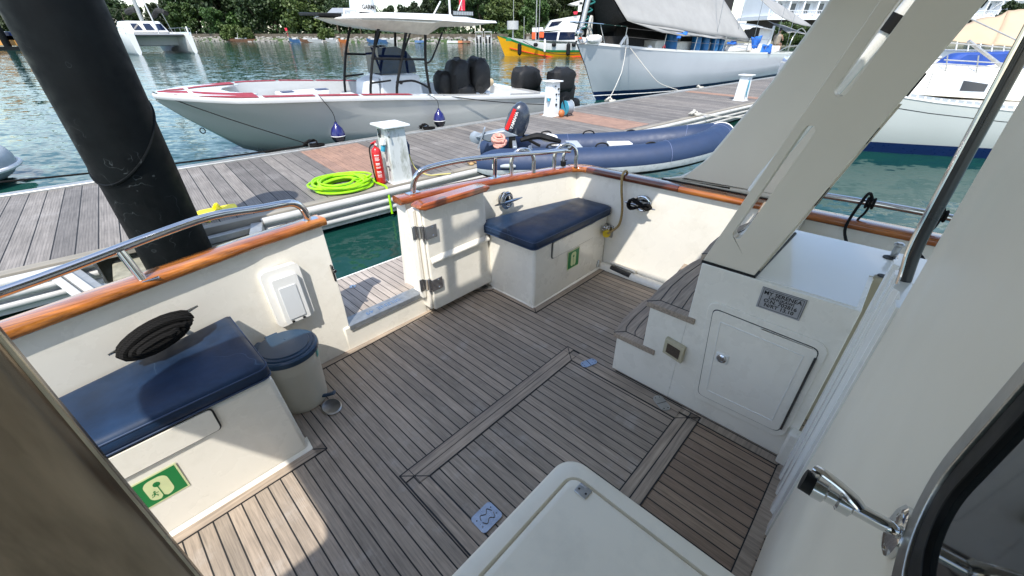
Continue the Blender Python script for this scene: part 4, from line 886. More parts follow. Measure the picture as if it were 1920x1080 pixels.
MB().tube([(ex - .02, ey, ZD + .65), (ex - .09, ey + .01, ZD + .60), (ex - .105, ey + .01, ZD + .45), (ex - .10, ey, ZD + .2), (ex - .088, ey, ZD + .05)], .011, 8, 5).part('discharge_hose', 'rubber', e)
lb = MB(); d0 = math.atan2(-ey, -ex) 
def onc(u, z, r=.0788): a = R(-118) + u; return Vector((ex + r * math.cos(a), ey + r * math.sin(a), z))
lm = MB(); rl = random.Random(2)
for i, z in enumerate([ZD + .47, ZD + .44, ZD + .425, ZD + .41, ZD + .395, ZD + .34, ZD + .325, ZD + .29, ZD + .275, ZD + .21, ZD + .195, ZD + .165, ZD + .15, ZD + .13]):
    h = .009 if i not in (0, 5, 9) else .020; u = -.42
    while u < .40:
        w = rl.uniform(.05, .14); lm.grid(lambda a, b: onc(u + w * a, z + h * b), 2, 1); u += w + .03
lm.part('instruction_label', 'label_white', e, smooth=False)
p2 = pedestal(9.58, 9.18, 'white service pedestal with black sockets beside the cable reel', False, 1.40, .34, .36)
m = MB()
for a, z, s in ((-.06, 1.30, .03), (.07, 1.22, .05), (-.01, 1.08, .045), (.09, 1.08, .03), (.0, .95, .03), (.0, .80, .06)): m.box(9.58 + a - s / 2, 9.58 + a + s / 2, 8.985, 9.012, z - s / 2, z + s / 2)
m.part('socket_panel', 'ink', p2); MB().box(9.34, 9.42, 9.05, 9.2, .98, 1.25).part('socket_cover', 'white_plastic', p2, bev=.01); MB().cyl((9.37, 9.12, .98), (9.36, 9.10, .90), .04, 12).part('blue_socket', 'socket_blue', p2)
p3 = pedestal(17.35, 6.85, 'far white service pedestal with a blue hose, near the slotted wing', False, 1.30, .36, .36)
MB().tube([(17.25, 6.66, 1.15), (17.17, 6.62, 1.0), (17.17, 6.62, .75), (17.22, 6.62, .62)], .018, 8, 4).part('blue_hose', 'socket_blue', p3)
rl = thing('cable_reel', 'cable reel with turquoise side discs beside the white pedestal', 'reel', DOCK, (9.95, 8.85, ZD))
for u in (-.13, .12): MB().lathe([(.001, 0), (.20, 0), (.20, .02), (.001, .02)], (9.93 + u, 8.85, ZD + .24), (1, -.25, 0), 24).part('reel_disc', 'socket_blue' if u < 0 else 'tube_grey', rl)
MB().lathe([(.15, 0), (.18, .04), (.18, .18), (.15, .22)], (9.83, 8.86, ZD + .24), (1, -.25, 0), 20).part('wound_cable', 'engine_grey', rl)
MB().tube([(9.80, 8.7, ZD + .01), (9.80, 8.86, ZD + .30), (9.82, 8.95, ZD + .50), (10.05, 8.93, ZD + .50), (10.08, 8.8, ZD + .02)], .015, 8, 2).part('reel_frame', 'rubber', rl)
MB().ell((9.62, 8.80, ZD + .11), (.11, .09, .11), 12).solo('orange_bag', 'small orange bag at the foot of the white pedestal', 'bag', 'far_orange', DOCK, (9.62, 8.80, ZD))
# sandals
for dx, lab, ro in ((0, 'tan sandal on the dock, the left one of the pair', -20), (.13, 'tan sandal on the dock, the right one of the pair', 5)):
    M = Matrix.Rotation(R(ro), 3, 'Z'); c = Vector((4.52 + dx, 6.42, ZD + .02)); t = thing('sandal', lab, 'sandal', DOCK, tuple(c), 'sandals on the dock')
    MB().prism([c + M @ Vector((p, q, 0)) for p, q in rrect(-.045, .045, -.13, .13, .044)], (0, 0, .022)).part('sole', 'sandal', t, bev=.004)
    for q in (.04, -.06): MB().tube([c + M @ Vector((-.045, q, .02)), c + M @ Vector((-.02, q, .07)), c + M @ Vector((.02, q, .07)), c + M @ Vector((.045, q, .02))], .009, 6, 3).part('strap', 'far_brown', t)
# dock cleats with lines
def knot(x, y, mat, lab, s=1., seed=1):
    t = thing('dock_cleat', lab, 'cleat', DOCK, (x, y, ZD + .03), 'mooring cleats on the dock edges')
    MB().tube([(x - .16, y, ZD + .10), (x - .05, y, ZD + .10), (x + .05, y, ZD + .10), (x + .16, y, ZD + .10)], .015, 8).cyl((x - .04, y, ZD + .02), (x - .04, y, ZD + .1), .018, 8).cyl((x + .04, y, ZD + .02), (x + .04, y, ZD + .1), .018, 8).part('cleat_horn', 'steel_worn', t)
    rr = random.Random(seed); pts = []
    for k in range(7):
        for j in range(8):
            a = 2 * math.pi * j / 8; pts.append((x + .14 * s * math.cos(a) + rr.uniform(-.015, .015), y + .05 * s * math.sin(2 * a) + rr.uniform(-.03, .03), ZD + .10 + .05 * s * math.sin(a) + rr.uniform(-.02, .02)))
    MB().tube(pts, .017, 6, 2).part('rope_turns', mat, t)
    pts = []
    for k in range(3):
        for j in range(9):
            a = 2 * math.pi * j / 9; pts.append((x + .10 + .15 * math.cos(a), y - .10 + .09 * math.sin(a), ZD + .045 + .012 * k))
    MB().tube(pts, .014, 6, 2).part('rope_coil', mat, t)
knot(2.66, 9.80, 'rope_black', 'dock cleat with a black rope knot under the console boat bow', 1., 1)
knot(5.50, 9.80, 'rope_black', 'dock cleat with a black rope coil beside the second fender', .8, 2)
knot(13.2, 9.80, 'rope_white', 'dock cleat with white rope below the sloop bow', 1.1, 3)
knot(12.8, 6.30, 'rope_white', 'dock cleat with white rope on the near edge behind the tender', 1.2, 4)
knot(19.8, 9.80, 'rope_white', 'dock cleat on the far edge alongside the sloop hull', .5, 5)
rope(sag((12.85, 6.2, ZD + .08), (15.4, 4.6, .5), .12), .016, 'mooring_line', 'white line leading off the near-edge cleat behind the wing', 'rope', 'rope_white', DOCK)
# ================================================================== CENTRE CONSOLE BOAT
B = thing('centre_console_boat', 'white open fishing boat with a hard top and red bow panels beyond the dock', 'boat', DOCK, (5, 12.1, 0))
CY = 12.1
ST = [(.42, .03, 1.48, .01, 1.40, 1.38), (.75, .52, 1.475, .06, 1.08, 1.04), (1.2, .98, 1.46, .20, .74, .64), (1.7, 1.34, 1.44, .42, .50, .20), (2.4, 1.60, 1.43, .80, .34, -.1), (3.4, 1.72, 1.39, 1.25, .22, -.3), (5, 1.75, 1.29, 1.5, .12, -.35), (7, 1.75, 1.13, 1.58, .06, -.38), (9, 1.73, .99, 1.58, .04, -.38), (10.9, 1.68, .88, 1.5, .04, -.38)]
rg = []
for a, hb, gz, ch, cz, kz in ST:
    sec = []
    for s_ in (-1, 1):
        half = [(hb, gz), (hb * .985, gz - .04), (lerp(hb, ch, .35), lerp(gz, cz, .33)), (lerp(hb, ch, .68), lerp(gz, cz, .68)), (ch, cz), (ch * .55, lerp(cz, kz, .5))]
        if s_ < 0: sec += [(CY - u, z) for u, z in half] + [(CY, kz)]
        else: sec += [(CY + u, z) for u, z in reversed(half)]
    rg.append([Vector((a - .12 * (z < gz - .3) * 0, u, z)) for u, z in sec])
MB().rings(rg, False, False).add([p for p in rg[-1]], [tuple(range(len(rg[-1])))]).part('hull', 'hull_grey', B, angle=60)
def gun(w0, w1, dz0, dz1, a0=0, a1=99):
    rows = []
    for a, hb, gz, *_ in ST:
        if a0 <= a <= a1: rows.append((a, hb, gz))
    return rows
m = MB(); rg = []
for a, hb, gz, *_ in ST:
    w = min(.30, hb * .9); dc = .10 if a < 2 else .28 if a < 3 else .42; rg.append([Vector((a, CY - hb - .015, gz - .05)), Vector((a - .03, CY - hb - .025, gz)), Vector((a - .03, CY - hb - .012, gz + .055)), Vector((a, CY - hb + w, gz + .060)), Vector((a, CY - hb + w, gz - dc))])
rg2 = [[Vector((v.x, 2 * CY - v.y, v.z)) for v in r_] for r_ in rg]
m.rings(rg, False).rings(rg2, False); m.box(10.55, 10.9, CY - 1.4, CY + 1.4, .4, .92); m.part('gunwale', 'hull_white', B, angle=50)
MB().prism([(2.1, CY - .6, .95), (3, CY - 1.1, .85), (4.5, CY - 1.42, .80), (10.6, CY - 1.42, .50), (10.6, CY + 1.42, .50), (4.5, CY + 1.42, .80), (3, CY + 1.1, .85), (2.1, CY + .6, .95)], (0, 0, .02)).part('cockpit_liner', 'seat_light', B)
MB().prism([(.48, CY - .15, 1.54), (1.05, CY - .82, 1.525), (1.95, CY - 1.15, 1.49), (2.2, CY - .9, 1.48), (1.75, CY - .4, 1.49), (1.65, CY, 1.50), (1.75, CY + .4, 1.49), (2.2, CY + .9, 1.48), (1.95, CY + 1.15, 1.49), (1.05, CY + .82, 1.525), (.48, CY + .15, 1.54)], (0, 0, .02)).part('foredeck', 'hull_white', B)
for s_ in (-1, 1):
    for a0, a1 in ((.50, 1.0), (1.08, 2.1), (2.2, 3.2), (3.3, 4.2), (4.3, 5.6)):
        q = []
        for k in range(5):
            a = lerp(a0, a1, k / 4); hb = interp([(t[0], t[1]) for t in ST], a); gz = interp([(t[0], t[2]) for t in ST], a); wi = min(.27, hb * .85) if a > 2.15 else min(.62, hb * .85)
            q.append((Vector((a, CY + s_ * (hb - .045), gz + .0635)), Vector((a, CY + s_ * (hb - wi), gz + .0655 + (.018 if a < 2.15 else 0)))))
        MB().rings([[u, v, v + Vector((0, 0, .006)), u + Vector((0, 0, .006))] for u, v in q]).part('nonskid_panel', 'red_nonskid', B, label='red non-skid panel on the gunwale')
MB().box(3.0, 4.3, CY - 1.15, CY - .6, .8, 1.16).part('bow_seat', 'seat_light', B, bev=.04); MB().box(3.0, 4.3, CY + .6, CY + 1.15, .8, 1.25).part('bow_seat', 'seat_light', B, bev=.04); MB().box(4.5, 4.85, CY - .5, CY + .5, .78, 1.18).part('bow_seat', 'seat_light', B, bev=.04)
m = MB()
for a in (2.6, 3.5): MB().box(a + .5, a + .8, CY + .70, CY + .95, 1.252, 1.27).part('bow_cushion', 'boot_navy', B)
m = MB().hexa([(5.25, CY - .45, .6), (6.75, CY - .45, .6), (6.75, CY + .45, .6), (5.25, CY + .45, .6), (5.40, CY - .43, 1.95 - .3), (6.55, CY - .43, 1.62), (6.55, CY + .43, 1.62), (5.40, CY + .43, 1.65)]); m.hexa([(4.85, CY - .42, .6), (5.25, CY - .42, .6), (5.25, CY + .42, .6), (4.85, CY + .42, .6), (5.0, CY - .40, 1.50), (5.35, CY - .40, 1.60), (5.35, CY + .40, 1.60), (5.0, CY + .40, 1.50)]); m.part('console', 'seat_light', B, bev=.05, seg=3)
ws = [(5.42, 1.68), (5.42, 2.30), (5.95, 2.32), (6.25, 2.20), (6.45, 1.95), (6.50, 1.66)]
MB().prism([(a, CY - .40, z) for a, z in ws], (0, .02, 0)).prism([(a, CY + .38, z) for a, z in ws], (0, .02, 0)).box(5.40, 5.425, CY - .40, CY + .40, 1.66, 2.30).part('windscreen', 'smoke_glass', B)
m = MB(); MB().cyl((5.95, CY - .455, 1.45), (5.95, CY - .43, 1.45), .05, 14).part('console_speaker', 'ink', B)
m = MB()
for yy in (CY - .95, CY + .75):
    m.tube([(4.78, yy, .95), (4.80, yy, 1.4), (5.02, yy, 2.2), (5.28, yy, 2.78)], .035, 8, 3); m.tube([(5.52, yy, .95), (5.55, yy, 1.4), (5.80, yy, 2.1), (6.05, yy, 2.80)], .038, 8, 3)
    m.tube([(6.65, yy, .9), (6.55, yy, 1.3), (6.50, yy, 2.0), (6.58, yy, 2.72)], .038, 8, 3); m.tube([(4.95, yy, 2.1), (6.50, yy, 2.03)], .028, 8); m.tube([(4.85, yy, 1.55), (5.4, yy, 1.58)], .022, 8)
    m.tube([(5.55, yy, 1.52), (6.0, yy, 1.54), (6.3, yy, 1.45), (6.58, yy, 1.3)], .028, 8, 3); m.tube([(6.55, yy, 1.95), (6.72, yy, 2.05), (7.1, yy, 2.66)], .024, 8, 2)
    m.tube([(5.75, yy, 2.0), (6.15, yy, 2.7)], .022, 8)
m.part('top_frame', 'rubber', B)
tt = MB(); rg = []
for a, hb, z0, z1 in ((4.30, .75, 2.90, 2.93), (4.75, 1.2, 2.80, 2.99), (5.4, 1.3, 2.70, 3.05), (6.6, 1.3, 2.60, 3.05), (7.0, 1.3, 2.78, 3.04), (8.0, 1.3, 2.80, 2.98), (8.75, 1.25, 2.88, 2.93)):
    rg.append([Vector(p) for p in ((a, CY - hb + .3, z0), (a, CY + hb - .3, z0), (a, CY + hb, lerp(z0, z1, .6)), (a, CY + hb - .12, z1), (a, CY - hb + .12, z1), (a, CY - hb, lerp(z0, z1, .6)))])
tt.rings(rg); ht = tt.part('hard_top', 'underside_cream', B, angle=30); tt = MB(); rg = []
for a, hb, z0, z1 in ((4.33, .76, 2.925, 2.94), (4.75, 1.22, 2.94, 3.01), (5.4, 1.32, 2.95, 3.07), (6.6, 1.32, 2.93, 3.07), (7.6, 1.32, 2.90, 3.06), (8.15, 1.31, 2.89, 2.96), (8.78, 1.27, 2.895, 2.945)):
    rg.append([Vector(p) for p in ((a, CY - hb, z0), (a, CY + hb, z0), (a, CY + hb - .08, z1), (a, CY - hb + .08, z1))])
tt.rings(rg).part('hard_top_skin', 'hull_white', ht, bev=.01)
MB().cyl((5.35, CY, 3.07), (5.35, CY, 3.50), .33, 32, .28).ell((5.35, CY, 3.50), (.28, .28, .08), 20).part('radar_dome', 'hull_white', B, angle=50)
m = MB(); ax = Vector((.18, -.98, 0)).normalized()
m.text('GARMIN', Vector((5.35, CY, 3.17)) + ax * .328, (.98, .18, 0), (0, 0, 1), .13, .002); m.part('dome_lettering', 'ink', B, smooth=False)
MB().box(3.95, 4.5, CY - .7, CY + .7, 2.96, 3.03).part('light_bar', 'rubber', B, bev=.02)
MB().box(7.25, 7.95, CY - 1.27, CY - 1.23, 3.04, 3.16).part('light_bar', 'rubber', B); m = MB()
for k in range(12): m.box(7.28 + k * .054, 7.32 + k * .054, CY - 1.276, CY - 1.27, 3.06, 3.14)
m.part('light_lens', 'tube_grey', B)
MB().tube([(4.6, CY - .6, 3.0), (4.6, CY - .6, 3.1), (4.9, CY - .6, 3.1), (4.9, CY - .6, 3.02)], .03, 8).part('roof_rail', 'hull_white', B); MB().tube([(6.95, CY - .8, 3.05), (7.2, CY - .8, 3.35)], .02, 8).part('antenna', 'hull_white', B); MB().tube([(7.75, CY - .4, 3.05), (7.75, CY - .4, 3.5)], .03, 8).part('antenna', 'hull_white', B); MB().tube([(7.9, CY - .5, 3.04), (8.1, CY - .5, 3.42), (8.1, CY - .5, 3.05)], .02, 8).part('flag_staff', 'hull_white', B)
MB().prism([(8.02, CY - .5, 3.12), (8.2, CY - .5, 3.10), (8.22, CY - .5, 3.45), (8.02, CY - .5, 3.5)], (0, .01, 0)).part('pennant', 'red_flag', B)
def blob(m, c, r, seed, amp=.14, n=22, pw=.75):
    c = Vector(c); rg = []
    for i in range(1, n // 2):
        ph = math.pi * i / (n // 2); row = []
        for j in range(n):
            a = 2 * math.pi * j / n; f = lambda v: math.copysign(abs(v) ** pw, v)
            v = Vector((f(math.sin(ph)) * f(math.cos(a)), f(math.sin(ph)) * f(math.sin(a)), -f(math.cos(ph))))
            k = 1 + amp * noise.noise(v * 2.2 + Vector((seed, 0, 0))) + amp * .5 * noise.noise(v * 5 + Vector((0, seed, 0)))
            row.append(c + Vector((v.x * r[0], v.y * r[1], v.z * r[2])) * k)
        rg.append(row)
    return m.rings(rg)
m = MB(); blob(m, (8.0, CY - .25, 1.42), (.36, .4, .56), 1); blob(m, (8.68, CY - .35, 1.47), (.36, .45, .52), 2); blob(m, (7.55, CY - .1, 1.30), (.26, .3, .34), 3); blob(m, (8.1, CY - .3, .95), (.42, .42, .4), 4); m.part('seat_cover', 'black_fabric', B)
MB().box(7.85, 9.1, CY - .55, CY + .5, .6, 1.02).part('leaning_post', 'seat_light', B, bev=.05); MB().cyl((8.85, CY - .56, .93), (8.85, CY - .54, .93), .05, 12).part('post_speaker', 'ink', B)
MB().tube([(9.0, CY + 1.1, 1.10), (9.05, CY + 1.1, 1.10), (10.45, CY + 1.1, 1.03), (10.5, CY + 1.1, 1.03)], [.06, .12, .12, .06], 12).part('bolster', 'tan_bolster', B)
for yy, sd, dx in ((CY - .75, 5, .95), (CY + .15, 6, -.0)):
    mm = MB(); blob(mm, (11.3 + dx, yy, 1.16), (.58, .34, .42), sd, .16, 24, .62); blob(mm, (11.5 + dx, yy, .66), (.46, .26, .55), sd + 3, .14, 20, .65); blob(mm, (11.95 + dx, yy, .22), (.50, .16, .32), sd + 7, .1, 16)
    mm.part('outboard_engine', 'black_fabric', B, label='outboard motor under a black cover')
# mid-frame covered motor pair further aft on the same transom
rope([(.42, CY - .1, 1.56), (1.4, 10.7, 1.1), (2.55, 9.85, .58)], .011, 'mooring_line', 'black bow line from the console boat to the dock cleat', 'rope', 'rope_black', DOCK, sm=3)
rope(sag((-9, 12.5, .9), (2.55, 9.86, .52), .25, 14), .017, 'mooring_line', 'black line running low over the water behind the pile', 'rope', 'rope_black', DOCK, sm=1)
rope(sag((6.5, 10.33, 1.17), (12.0, 9.80, .52), .10), .011, 'mooring_line', 'thin black stern line along the console boat', 'rope', 'rope_black', DOCK, sm=1)
def fender(x, y, z, lab, top, col_='fender_navy', s=1.):
    t = thing('boat_fender', lab, 'fender', DOCK, (x, y, z), 'ball fenders on the console boat')
    MB().lathe([(.001, -.02), (.09 * s, 0), (.145 * s, .08), (.16 * s, .16 * s)], (x, y, z), n=24).part('fender_base', 'fender_black', t)
    MB().lathe([(.16 * s, .16 * s), (.155 * s, .22), (.12 * s, .32 * s), (.05 * s, .40 * s), (.03, .43 * s), (.03, .46 * s), (.001, .46 * s)], (x, y, z), n=24).part('fender_body', col_, t)
    MB().lathe([(.1615 * s, .150 * s), (.1625 * s, .158 * s), (.161 * s, .166 * s)], (x, y, z), n=24, caps=False).part('fender_band', 'label_white', t)
    MB().tube([(x, y, z + .44 * s), (x - .01, y + .02, z + .46 * s + .2), top], .008, 6, 3).part('fender_rope', 'rope_black', t)
fender(3.40, 10.12, .42, 'navy ball fender hanging near the bow, above the fire extinguisher', (3.25, 10.36, 1.42))
fender(6.18, 10.12, .44, 'navy ball fender hanging below the hard top, left of the tender', (6.02, 10.32, 1.24))
B.rotation_euler = (B.matrix_world.to_euler()[0] + R(1.8), 0, B.matrix_world.to_euler()[2])
# bow eye
MB().tube([(1.02 + .05 * math.cos(a), CY, .70 + .06 * math.sin(a)) for a in [2 * math.pi * j / 12 for j in range(12)]], .012, 6, closed=True).part('bow_eye', 'steel_dark', B)
# ================================================================== TENDER on chocks off the starboard quarter
TF0 = DECK @ frame((3.35, 3.80, .335), (.7071, -.7071, .0), (.7071, .7071, 0))
TSC = 1.16; _c = TF0.inverted() @ CAM
TF = TF0 @ Matrix.Translation((Vector((0, 0, .10)) - _c) * (TSC - 1)) @ Matrix.Translation((.34, .02, .03))
T = thing('inflatable_tender', 'navy inflatable tender with a grey rubbing strake, behind the varnished corner rail', 'dinghy', TF, (1.6, .65, -.5))
near = [(-.34, .0, -.01), (0, 0, 0), (1.1, 0, 0), (2.0, .03, .03), (2.6, .12, .09), (3.05, .27, .16), (3.3, .45, .21), (3.38, .58, .23)]
path = near + [(a, 1.08 - b, c) for a, b, c in reversed(near[:-1])]
sp = spline([Vector(p) for p in path], 5)
def rad_at(p): return .215 if p.x > 0 else .215 - .11 * (-p.x / .34) ** 2
rr = [rad_at(p) for p in sp]
MB().tube(sp, rr, 20).part('buoyancy_tube', 'tube_navy', T)
def onring(p, t, ang, extra=.0):
    up = Vector((0, 0, 1)); w = t.cross(up).normalized(); return p + (w * math.cos(ang) + up * math.sin(ang)) * (rad_at(p) + extra)
tans = [(sp[min(len(sp) - 1, i + 1)] - sp[max(0, i - 1)]).normalized() for i in range(len(sp))]
for a0, a1, ex, mt, nm in ((-8, -36, .007, 'strake_pale', 'rubbing_strake'), (-36, -50, .008, 'rubber', 'strake_edge')):
    g = [[onring(p, t, R(a), ex) for a in (a0, (a0 + a1) / 2, a1)] for p, t in zip(sp, tans)]
    MB().rings(g, False).part(nm, mt, T)
for idx in (18, 30, 46, 60):
    p, t = sp[idx], tans[idx]; MB().tube([onring(p, t, R(a), .0025) for a in range(-30, 190, 12)], .0022, 4).part('seam', 'tube_stitch', T)
p, t = sp[33], tans[33]; MB().tube([onring(p, t, R(a), .003) for a in range(-20, 200, 10)], .008, 5).part('white_strap', 'label_white', T)
rg = []
for x, hw, zk, zc in ((.15, .55, -.42, -.16), (1.2, .56, -.45, -.15), (2.0, .50, -.42, -.10), (2.6, .34, -.30, -.03), (3.05, .12, -.10, .04)):
    rg.append([Vector((x, .65 - hw, zc + .05)), Vector((x, .65 - hw * .98, zc - .06)), Vector((x, .65, zk)), Vector((x, .65 + hw * .98, zc - .06)), Vector((x, .65 + hw, zc + .05)), Vector((x, .65, zc + .02))])
MB().rings(rg).part('tender_hull', 'hull_bottom', T, angle=25)
MB().box(.18, .24, .12, 1.18, -.2, .22).part('transom_board', 'engine_grey', T, bev=.01); MB().box(1.05, 1.25, .15, 1.15, .10, .14).part('thwart', 'tube_grey', T, bev=.01)
MB().box(1.6, 1.95, .22, .42, .16, .22).part('white_box', 'white_plastic', T, bev=.015)
for side in (0, 1):
    for x in (.75, 1.45, 2.15):
        yy = .035 if side == 0 else 1.045; MB().tube([(x - .10, yy, .20), (x - .07, yy, .25), (x, yy, .267), (x + .07, yy, .25), (x + .10, yy, .20)], .011, 7, 3).part('grab_handle', 'rubber', T)
MB().tube([(.0, -.22, .02), (.06, -.24, .03), (.14, -.24, .03), (.20, -.22, .02)], [.02, .03, .03, .02], 8, 3).part('lifting_handle', 'tube_grey', T)
MB().obox((-.09, -.20, .02), (.06, .02, .06)).part('name_tag', 'label_white', T)
MB().cyl((.42, -.06, .19), (.42, .02, .23), .03, 10).obox((.42, -.11, .16), (.05, .05, .05)).part('rowlock', 'steel_worn', T)
MB().tube([(.70, -.03, .21), (.72, .05, .24), (.86, .02, .235)], .022, 7, 2).obox((.74, -.10, .17), (.05, .07, .04)).part('rowlock', 'steel_worn', T)
MB().tube([(.3, .4, .25), (.55, .45, .30), (.75, .38, .27), (.9, .42, .22)], [.03, .05, .045, .03], 8, 3).part('fuel_line', 'rubber', T); MB().ell((.75, .62, .24), (.14, .12, .06), 12).part('bailer', 'label_white', T)
# outboard, tilted up
E_ = thing('outboard_motor', 'small dark outboard with a red stripe and white lettering, tilted up on the tender transom', 'outboard motor', TF, (.2, .65, .22))
M = Matrix.Rotation(R(22), 3, 'Y') 
def et(v): return Vector((.22, .65, .40)) + M @ Vector(v)
rg = []
for z, w, l0, l1 in ((-.10, .085, -.10, .12), (-.07, .115, -.14, .17), (.02, .13, -.155, .185), (.14, .135, -.155, .18), (.24, .13, -.14, .155), (.32, .10, -.10, .105), (.365, .05, -.05, .04)):
    row = []
    for j in range(20):
        a = 2 * math.pi * j / 20; cx = (l1 + l0) / 2; rl_ = (l1 - l0) / 2; f = lambda v: math.copysign(abs(v) ** .72, v)
        row.append(et((cx + rl_ * f(math.cos(a)), w * f(math.sin(a)), z)))
    rg.append(row)
MB().rings(rg).part('engine_cowl', 'engine_navy', E_, angle=70)
def band(z0, z1, mt, nm, ex):
    g = []
    for z in (z0, z1):
        row = []
        for j in range(13):
            a = R(-150 + 120 * j / 12 - 0); f = lambda v: math.copysign(abs(v) ** .72, v); row.append(et((.015 + (.17 + ex) * f(math.cos(a)), (.135 + ex) * f(math.sin(a)), z)))
        g.append(row)
    return MB().rings(g, False).part(nm, mt, E_)
m = MB()
m.add([], []); 
for a0, a1, mt, nm in ((-.142, -.085, 'stripe_red', 'red_stripe'), (-.075, -.03, 'engine_navy', 'side_stripe')):
    MB().prism([et((a0, -.139, -.06)), et((a1, -.139, -.06)), et((a1 + .01, -.139, .25)), et((a0 + .02, -.139, .25))], M @ Vector((0, .012, 0))).part(nm, mt, E_)
MB().text('YAMAHA', et((-.050, -.1405, .10)), M @ Vector((0, 0, 1)), M @ Vector((-1, 0, 0)), .062, .001).part('engine_lettering', 'label_white', E_, smooth=False)
m = MB(); m.rings([[et((x, y * w, z)) for x, y in ((-.13 + s, -.12), (.09 + s, -.12), (.13 + s, .12), (-.13 + s, .12))] for z, w, s in ((-.08, 1, 0), (-.14, .95, -.10), (-.24, .8, -.26), (-.34, .6, -.38))]); m.part('engine_leg', 'engine_grey', E_, bev=.015)
MB().obox(et((-.42, 0, -.33)), (.02, .22, .30), M).ell(et((-.50, 0, -.36)), (.10, .04, .10), 10, M).part('anti_cavitation_plate', 'engine_grey', E_)
MB().obox((.18, .65, .20), (.10, .20, .18)).part('mount_bracket', 'rubber', E_, bev=.01); MB().tube([et((.15, 0, -.06)), et((.3, .02, -.10)), et((.48, .04, -.12))], .022, 8, 2).part('tiller_arm', 'rubber', E_)
pts = []; rr_ = random.Random(4)
for k in range(9):
    for j in range(8):
        a = 2 * math.pi * j / 8; pts.append((-.02 + .09 * math.cos(a) + rr_.uniform(-.02, .02), .42 + .10 * math.sin(a) + rr_.uniform(-.03, .03), .19 + .014 * k + .02 * math.sin(a)))
rope(pts, .016, 'pink_rope', 'heap of faded pink rope on the tender stern', 'rope', 'rope_pink', TF, sm=2)
# chocks that carry the tender from the platform
m = MB()
MB().tube([(2.5, 2.45, .10), (3.4, 3.0, -.06), (4.4, 3.5, -.08)], .04, 10).tube([(2.6, 2.3, .02), (4.4, 2.2, -.06), (5.6, 2.75, -.06)], .04, 10).part('tender_chock', 'steel_worn', Y)
# ================================================================== SLOOP across the dock
S = thing('sailing_sloop', 'pale grey sailing sloop under a grey awning, white bow ropes to the dock', 'sailboat', DOCK, (22, 12.7, 0))
CS = 12.7
SS = [(14.50, .03, 2.30, 14.9), (15.0, .30, 2.27, 15.3), (16.2, .80, 2.17, 16.4), (18, 1.28, 2.03, 18), (20.5, 1.62, 1.90, 20.5), (24, 1.85, 1.78, 24), (28, 1.95, 1.66, 28), (32, 1.85, 1.56, 32), (36, 1.6, 1.52, 36)]
rg = []
for a, hb, gz, ab in SS:
    kk = (a - 14.5) / 21.5; wl = 0 if a < 16 else min(1, (a - 16) / 3.5)
    row = []
    for s_ in (-1, 1):
        h = [(hb, gz, 0), (hb * lerp(.80, 1.0, min(1, kk * 3)), gz * .62, .42), (hb * lerp(.45, .94, min(1, kk * 4)), .38, .82), (hb * lerp(.12, .85, min(1, kk * 4)), .05, 1.0), (hb * .3 * wl, -.5, 1.15)]
        h = [(CS + s_ * u, z, r_) for u, z, r_ in h]
        row += h if s_ < 0 else list(reversed(h))
    rake = 1.65 * max(0, 1 - (a - 14.5) / 5)
    rg.append([Vector((a + rake * r_, u, z)) for u, z, r_ in row])
MB().rings(rg, False, False).part('hull', 'hull_sail', S, angle=70)
m = MB(); g = [[r_[2] + Vector((0, -.012, 0)), r_[3] + Vector((0, -.012, 0)), r_[4] + Vector((0, -.012, 0))] for r_ in rg]
for r_ in g: r_[0].x -= .0
g2 = [[r_[7] + Vector((0, .012, 0)), r_[6] + Vector((0, .012, 0)), r_[5] + Vector((0, .012, 0))] for r_ in rg]
m.rings(g, False).rings(g2, False); m.part('boot_stripe', 'boot_navy', S)
m = MB(); m.rings([[r_[2] + Vector((0, -.02, -.14)), r_[2] + Vector((0, -.02, -.17))] for r_ in rg], False); m.part('stripe_line', 'label_white', S)
m = MB(); m.rings([[Vector((r_[0].x, r_[0].y - .01, r_[0].z - .05)), Vector((r_[0].x, r_[0].y - .01, r_[0].z + .04)), Vector((r_[0].x, r_[0].y + .08, r_[0].z + .04)), Vector((r_[0].x, CS, r_[0].z + .06)), Vector((r_[9].x, r_[9].y - .08, r_[9].z + .04)), Vector((r_[9].x, r_[9].y + .01, r_[9].z + .04)), Vector((r_[9].x, r_[9].y + .01, r_[9].z - .05))] for r_ in rg], False); m.part('deck', 'hull_white', S, angle=30)
MB().prism([(19, CS - .9, 1.95), (29, CS - 1.1, 1.72), (29, CS + 1.1, 1.72), (19, CS + .9, 1.95)], (0, 0, .38)).part('coachroof', 'gelcoat', S, bev=.08)
MB().box(17.0, 27.5, CS - .05, CS + .05, 2.0, 4.2).box(16, 18.6, CS - .5, CS + .5, 2.0, 2.5).part('awning_shade_fill', 'canvas_dark', S)  # dark sheet and box put in for the shade under the awning
MB().cyl((22.4, CS, 1.8), (22.4, CS, 15), .10, 14).part('mast', 'alu', S)
